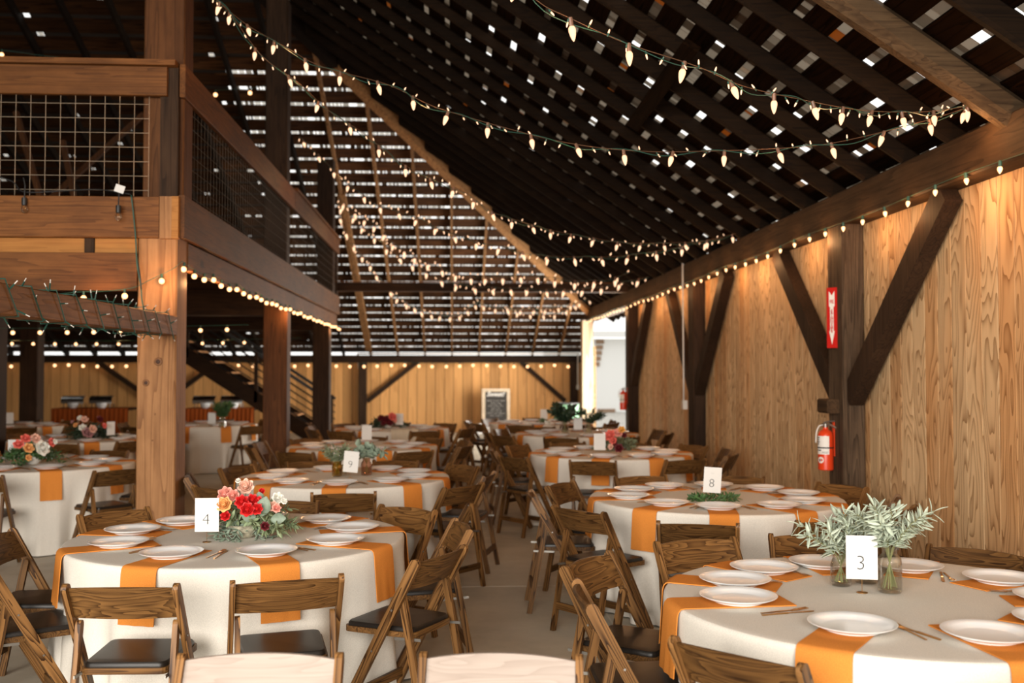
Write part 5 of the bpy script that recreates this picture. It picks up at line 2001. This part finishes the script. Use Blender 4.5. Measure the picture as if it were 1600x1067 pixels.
strand([(466, 212, 13.4), (490, 234, 13.3), (528, 272, 13.2), (558, 297, 13.0), (592, 320, 12.8), (646, 338, 12.5), (685, 355, 12.3), (718, 369, 12.1), (752, 378, 12.0), (800, 389, 11.8), (833, 397, 11.7),
        (875, 401, 11.6), (915, 401, 11.5), (960, 401, 11.5), (1008, 395, 11.4), (1052, 388, 11.4), (1100, 377, 11.5), (1130, 372, 11.6)],
       'strand of cone bulbs starting at the middle loft post and ending beside the conduit', 0.1, seed=4, scale=1.15, mini_scale=1.5, lamps=5)
strand([(527, 318, 18.3), (555, 338, 18.2), (572, 358, 18.0), (595, 377, 17.9), (617, 396, 17.8), (641, 410, 17.6), (665, 422, 17.5), (689, 436, 17.4), (740, 447, 17.2), (817, 450, 17.0), (849, 452, 16.9),
        (907, 451, 16.8), (940, 447, 16.7), (970, 441, 16.6), (1015, 432, 16.5)],
       'strand of cone bulbs from the far loft post sagging onto the tie beam', 0.1, seed=5, scale=1.5, mini_scale=1.9, mini_step=0.13, lamps=6)
strand([(527, 308, 18.3), (560, 335, 18.0), (592, 355, 17.6), (617, 381, 17.3), (641, 395, 17.0), (661, 406, 16.8), (685, 417, 16.6), (712, 426, 16.4), (735, 431, 16.2), (762, 432, 16.0), (825, 429, 15.6),
        (859, 433, 15.4), (891, 438, 15.3), (925, 438, 15.2), (951, 436, 15.1), (990, 424, 15.0)],
       'strand of cone bulbs from the far loft post just above the tie beam', 0.2, seed=6, scale=1.5, mini_scale=1.9, mini_step=0.13, lamps=6)
strand([(529, 330, 18.3), (534, 352, 18.4), (546, 372, 18.6), (560, 392, 18.8), (576, 409, 19.1), (586, 427, 19.4), (600, 441, 19.7), (612, 456, 20.0), (627, 467, 20.3), (640, 476, 20.6), (652, 482, 20.9),
        (667, 488, 21.2), (692, 492, 21.6), (715, 492, 22.0), (734, 480, 22.4), (747, 472, 22.6), (759, 477, 22.8), (787, 482, 23.0), (821, 483, 23.2), (853, 482, 23.4), (885, 476, 23.6), (904, 472, 23.8), (922, 466, 24.0)],
       'steep strand of cone bulbs looping from far loft post to far corner', 0.1, seed=7, scale=1.5, mini_scale=2.0, mini_step=0.17, lamps=8)
strand([(787, 476, 23.0), (810, 487, 23.2), (840, 490, 23.4), (870, 489, 23.6), (895, 478, 23.8), (908, 468, 24.0)],
       'short far strand of cone bulbs in the far right corner below the tie beam', 0.1, seed=9, scale=1.5, mini_scale=2.0, mini_step=0.17)


def bulb_line(pts, kind, step, label, name='string_lights', start=0.0, scale=1.0, lamps=0, cable='cable_green', cr=0.003, drop=0.02):
    root = tag(empty(name, pts[0]), label, 'string lights')
    off = Vector(pts[0])
    MB().tube([Vector(p) - off for p in pts], cr, 5).build('cable', cable, root)
    rnd = random.Random(len(pts))
    for i, (p, d) in enumerate(resample([Vector(p) for p in pts], step, start)):
        hang(kind, root, p - off, rnd.uniform(-0.12, 0.12), rnd.uniform(-0.12, 0.12), 0, scale)
        if lamps and i % lamps == lamps // 2:
            LAMPS.append(p + Vector((-0.05 if kind == 'small' else 0, 0 if kind == 'small' else -0.05, -0.12)))
    return root


def sag(a, b, n, s):
    a = Vector(a); b = Vector(b)
    out = []
    for i in range(n + 1):
        t = i / n
        p = a.lerp(b, t)
        p.z -= 4 * s * t * (1 - t)
        out.append(p)
    return out


# small bulbs along the bottom of the right plate beam
pts = []
y = 4.9
while y < 25:
    pts.append((BX - 0.015, y, 2.945 + 0.012 * math.sin(y * 2.2)))
    y += 0.2
bulb_line(pts, 'small', 0.41, 'row of small bulbs with green sockets along the underside of the right beam', start=0.15, scale=1.15, lamps=2)
# globe lights along the loft edge, and across the front of the fir post
pts = []
y = DY + 0.1
k = 0
while y < DY1 - 0.2:
    pts += sag((DX + 0.02, y, 2.56), (DX + 0.02, y + 1.05, 2.56), 5, 0.035)[:-1]
    y += 1.05
bulb_line(pts, 'globe', 0.33, 'row of globe bulbs along the lower edge of the loft running into the hall', start=0.05, lamps=3)
pts = [PD(285, 408, 8.0), PD(270, 420, 7.95), PD(235, 437, 7.93), PD(215, 447, 7.93), PD(195, 452, 7.95), PD(160, 455, 8.0), PD(123, 456, 8.0), PD(60, 460, 8.0), PD(-20, 440, 8.0)]
root = tag(empty('string_lights', pts[0]), 'dark cord with three lit globe bulbs in front of the fir post and loft beam', 'string lights')
cp = catmull(pts, 6)
MB().tube([p - pts[0] for p in cp], 0.003, 5).build('cable', 'cable_green', root)
for (px, py) in ((255, 425), (195, 456), (123, 459)):
    b_ = min(cp, key=lambda v: (v - PD(px, py, 7.95)).length)
    hang('globe', root, b_ - pts[0])
LAMPS.append(PD(255, 440, 7.8)); LAMPS.append(PD(150, 470, 7.8))
# globe lights strung across under the loft and along the far wall
bulb_line(sag((-9.3, 12.0, 2.24), (-2.45, 12.0, 2.22), 24, 0.06), 'globe', 0.31, 'string of globe bulbs crossing under the middle of the loft', start=0.1, lamps=5)
bulb_line(sag((-9.3, 16.2, 2.20), (-2.45, 16.2, 2.20), 24, 0.05), 'globe', 0.33, 'string of globe bulbs crossing under the far part of the loft', start=0.0, lamps=5)
pts = []
x = -12.5
while x < 3.2:
    pts += sag((x, YB - 0.26, 1.93), (min(x + 2.2, 3.3), YB - 0.26, 1.93), 8, 0.05)[:-1]
    x += 2.2
bulb_line(pts, 'globe', 0.37, 'string of globe bulbs along the top of the far wall', start=0.1, lamps=0, scale=1.7)
# small lights up in the loft dark
bulb_line([PD(3, 78, 12), PD(60, 86, 12.2), PD(180, 100, 12.4)], 'globe', 3.0, 'single lit bulb in the dark above the loft railing at the left edge', scale=1.1)
bulb_line([PD(337, 141, 15), PD(391, 138, 15), PD(430, 130, 15)], 'globe', (PD(391, 138, 15) - PD(337, 141, 15)).length, 'pair of lit bulbs hanging in the dark above the side railing of the loft', scale=1.3)

# warm light given by the bulbs
for k, p in enumerate(LAMPS):
    l = bpy.data.lights.new('bulb_glow', 'POINT')
    l.energy = 5.0
    l.color = (1.0, 0.50, 0.20)
    l.shadow_soft_size = 0.03
    o = bpy.data.objects.new('bulb_glow', l)
    COL.objects.link(o)
    o.location = p


# unlit mini lights wound round the low beam
def wound():
    rnd = random.Random(11)
    b = Vector((DX - 0.07, 8.0, 2.03))
    root = tag(empty('mini_string_lights', b), 'unlit green mini light string wound around the beam in front of the fir post', 'string lights')
    pts = []
    y = 8.0
    sec = [(0.085, -0.09), (0.085, 0.09), (-0.085, 0.09), (-0.085, -0.09)]
    k = 0
    while y > 3.4:
        for i, (x, z) in enumerate(sec):
            pts.append(Vector((DX - 0.07 + x + rnd.uniform(-0.004, 0.008), y, 2.03 + z + rnd.uniform(-0.01, 0.01))))
            y -= 0.16 if i == 0 else 0.05
    MB().tube([p - b for p in pts], 0.004, 5).build('cable', 'cable_green', root)
    for i, (p, d) in enumerate(resample(pts, 0.13)):
        if i > 90:
            break
        o = Vector((p.x - (DX - 0.07), 0, p.z - 2.03)).normalized()
        e = p + o * 0.028 + Vector((rnd.uniform(-0.02, 0.02), rnd.uniform(-0.03, 0.03), rnd.uniform(-0.01, 0.02)))
        s = MB().tube([p - b, e - b], 0.0045, 5).build('mini_socket', 'cable_green', root)
        MB().tube([e - b, e - b + (e - p).normalized() * 0.022], 0.003, 5).build('mini_bulb', 'conduit', s)
    # feed cord down the post
    q = [PD(205, 305, 7.95), PD(208, 330, 7.95), PD(212, 372, 7.94), PD(214, 412, 7.94), PD(220, 447, 7.95), PD(222, 470, 7.95), PD(228, 495, 7.92)]
    c = tag(MB().tube(catmull([v - q[0] for v in q], 5), 0.006, 6).build('power_cord', 'cable_green', None, smooth=True, loc=q[0]), 'green cord hanging down the loft front beside the fir post', 'cord')
    q = [PD(213, 395, 7.96), PD(219, 432, 7.93), PD(221, 452, 7.93)]
    tag(MB().tube([v - q[0] for v in catmull(q, 5)], 0.005, 6).build('power_cord', 'black', None, smooth=True, loc=q[0]), 'short black cord piece beside the green cord on the loft front', 'cord')


wound()


def dead_bulb(px, py, label):
    p = PD(px, py, 7.9)
    t = tag(empty('hanging_bulb', p), label, 'bulb')
    MB().tube([(0, 0, 0.0), (0.004, 0, 0.10), (-0.01, 0, 0.16)], 0.005, 6).build('cord', 'black', t)
    MB().lathe([(0.0, 0.0), (0.020, 0.0), (0.021, -0.03), (0.019, -0.058), (0.0, -0.058)], 16).build('socket', 'black', t, smooth='auto')
    MB().lathe([(0.0, -0.125), (0.012, -0.122), (0.024, -0.108), (0.028, -0.09), (0.024, -0.072), (0.015, -0.058), (0.0, -0.058)], 16).build('glass_bulb', 'bulb_clear', t, smooth=True)
    MB().tube([(-0.004, 0, -0.06), (-0.006, 0, -0.09), (0.006, 0, -0.09), (0.004, 0, -0.06)], 0.0012, 4).build('filament', 'gold', t)


dead_bulb(38, 309, 'unlit clear bulb hanging before the loft edge at the far left')
dead_bulb(185, 321, 'unlit clear bulb hanging before the loft edge below the white tag')
p = PD(187, 295, 7.85)
tag(MB().box((0, 0, 0), (0.075, 0.004, 0.06), Matrix.Rotation(R(18), 3, 'Y')).build('paper_tag', 'card', None, loc=p), 'crooked white paper tag clipped to the loft mesh', 'tag')
q = [PD(-20, 270, 7.95), PD(20, 284, 7.95), PD(38, 300, 7.93), PD(100, 298, 7.95), PD(150, 296, 7.95), PD(185, 300, 7.93), PD(205, 304, 7.95)]
tag(MB().tube([v - q[0] for v in catmull(q, 5)], 0.005, 6).build('power_cord', 'black', None, smooth=True, loc=q[0]), 'black cord looping along the loft mesh to the unlit bulbs', 'cord')

for p_ in list(PROTO.values()):
    for c_ in list(p_.children):
        bpy.data.objects.remove(c_)
    bpy.data.objects.remove(p_)
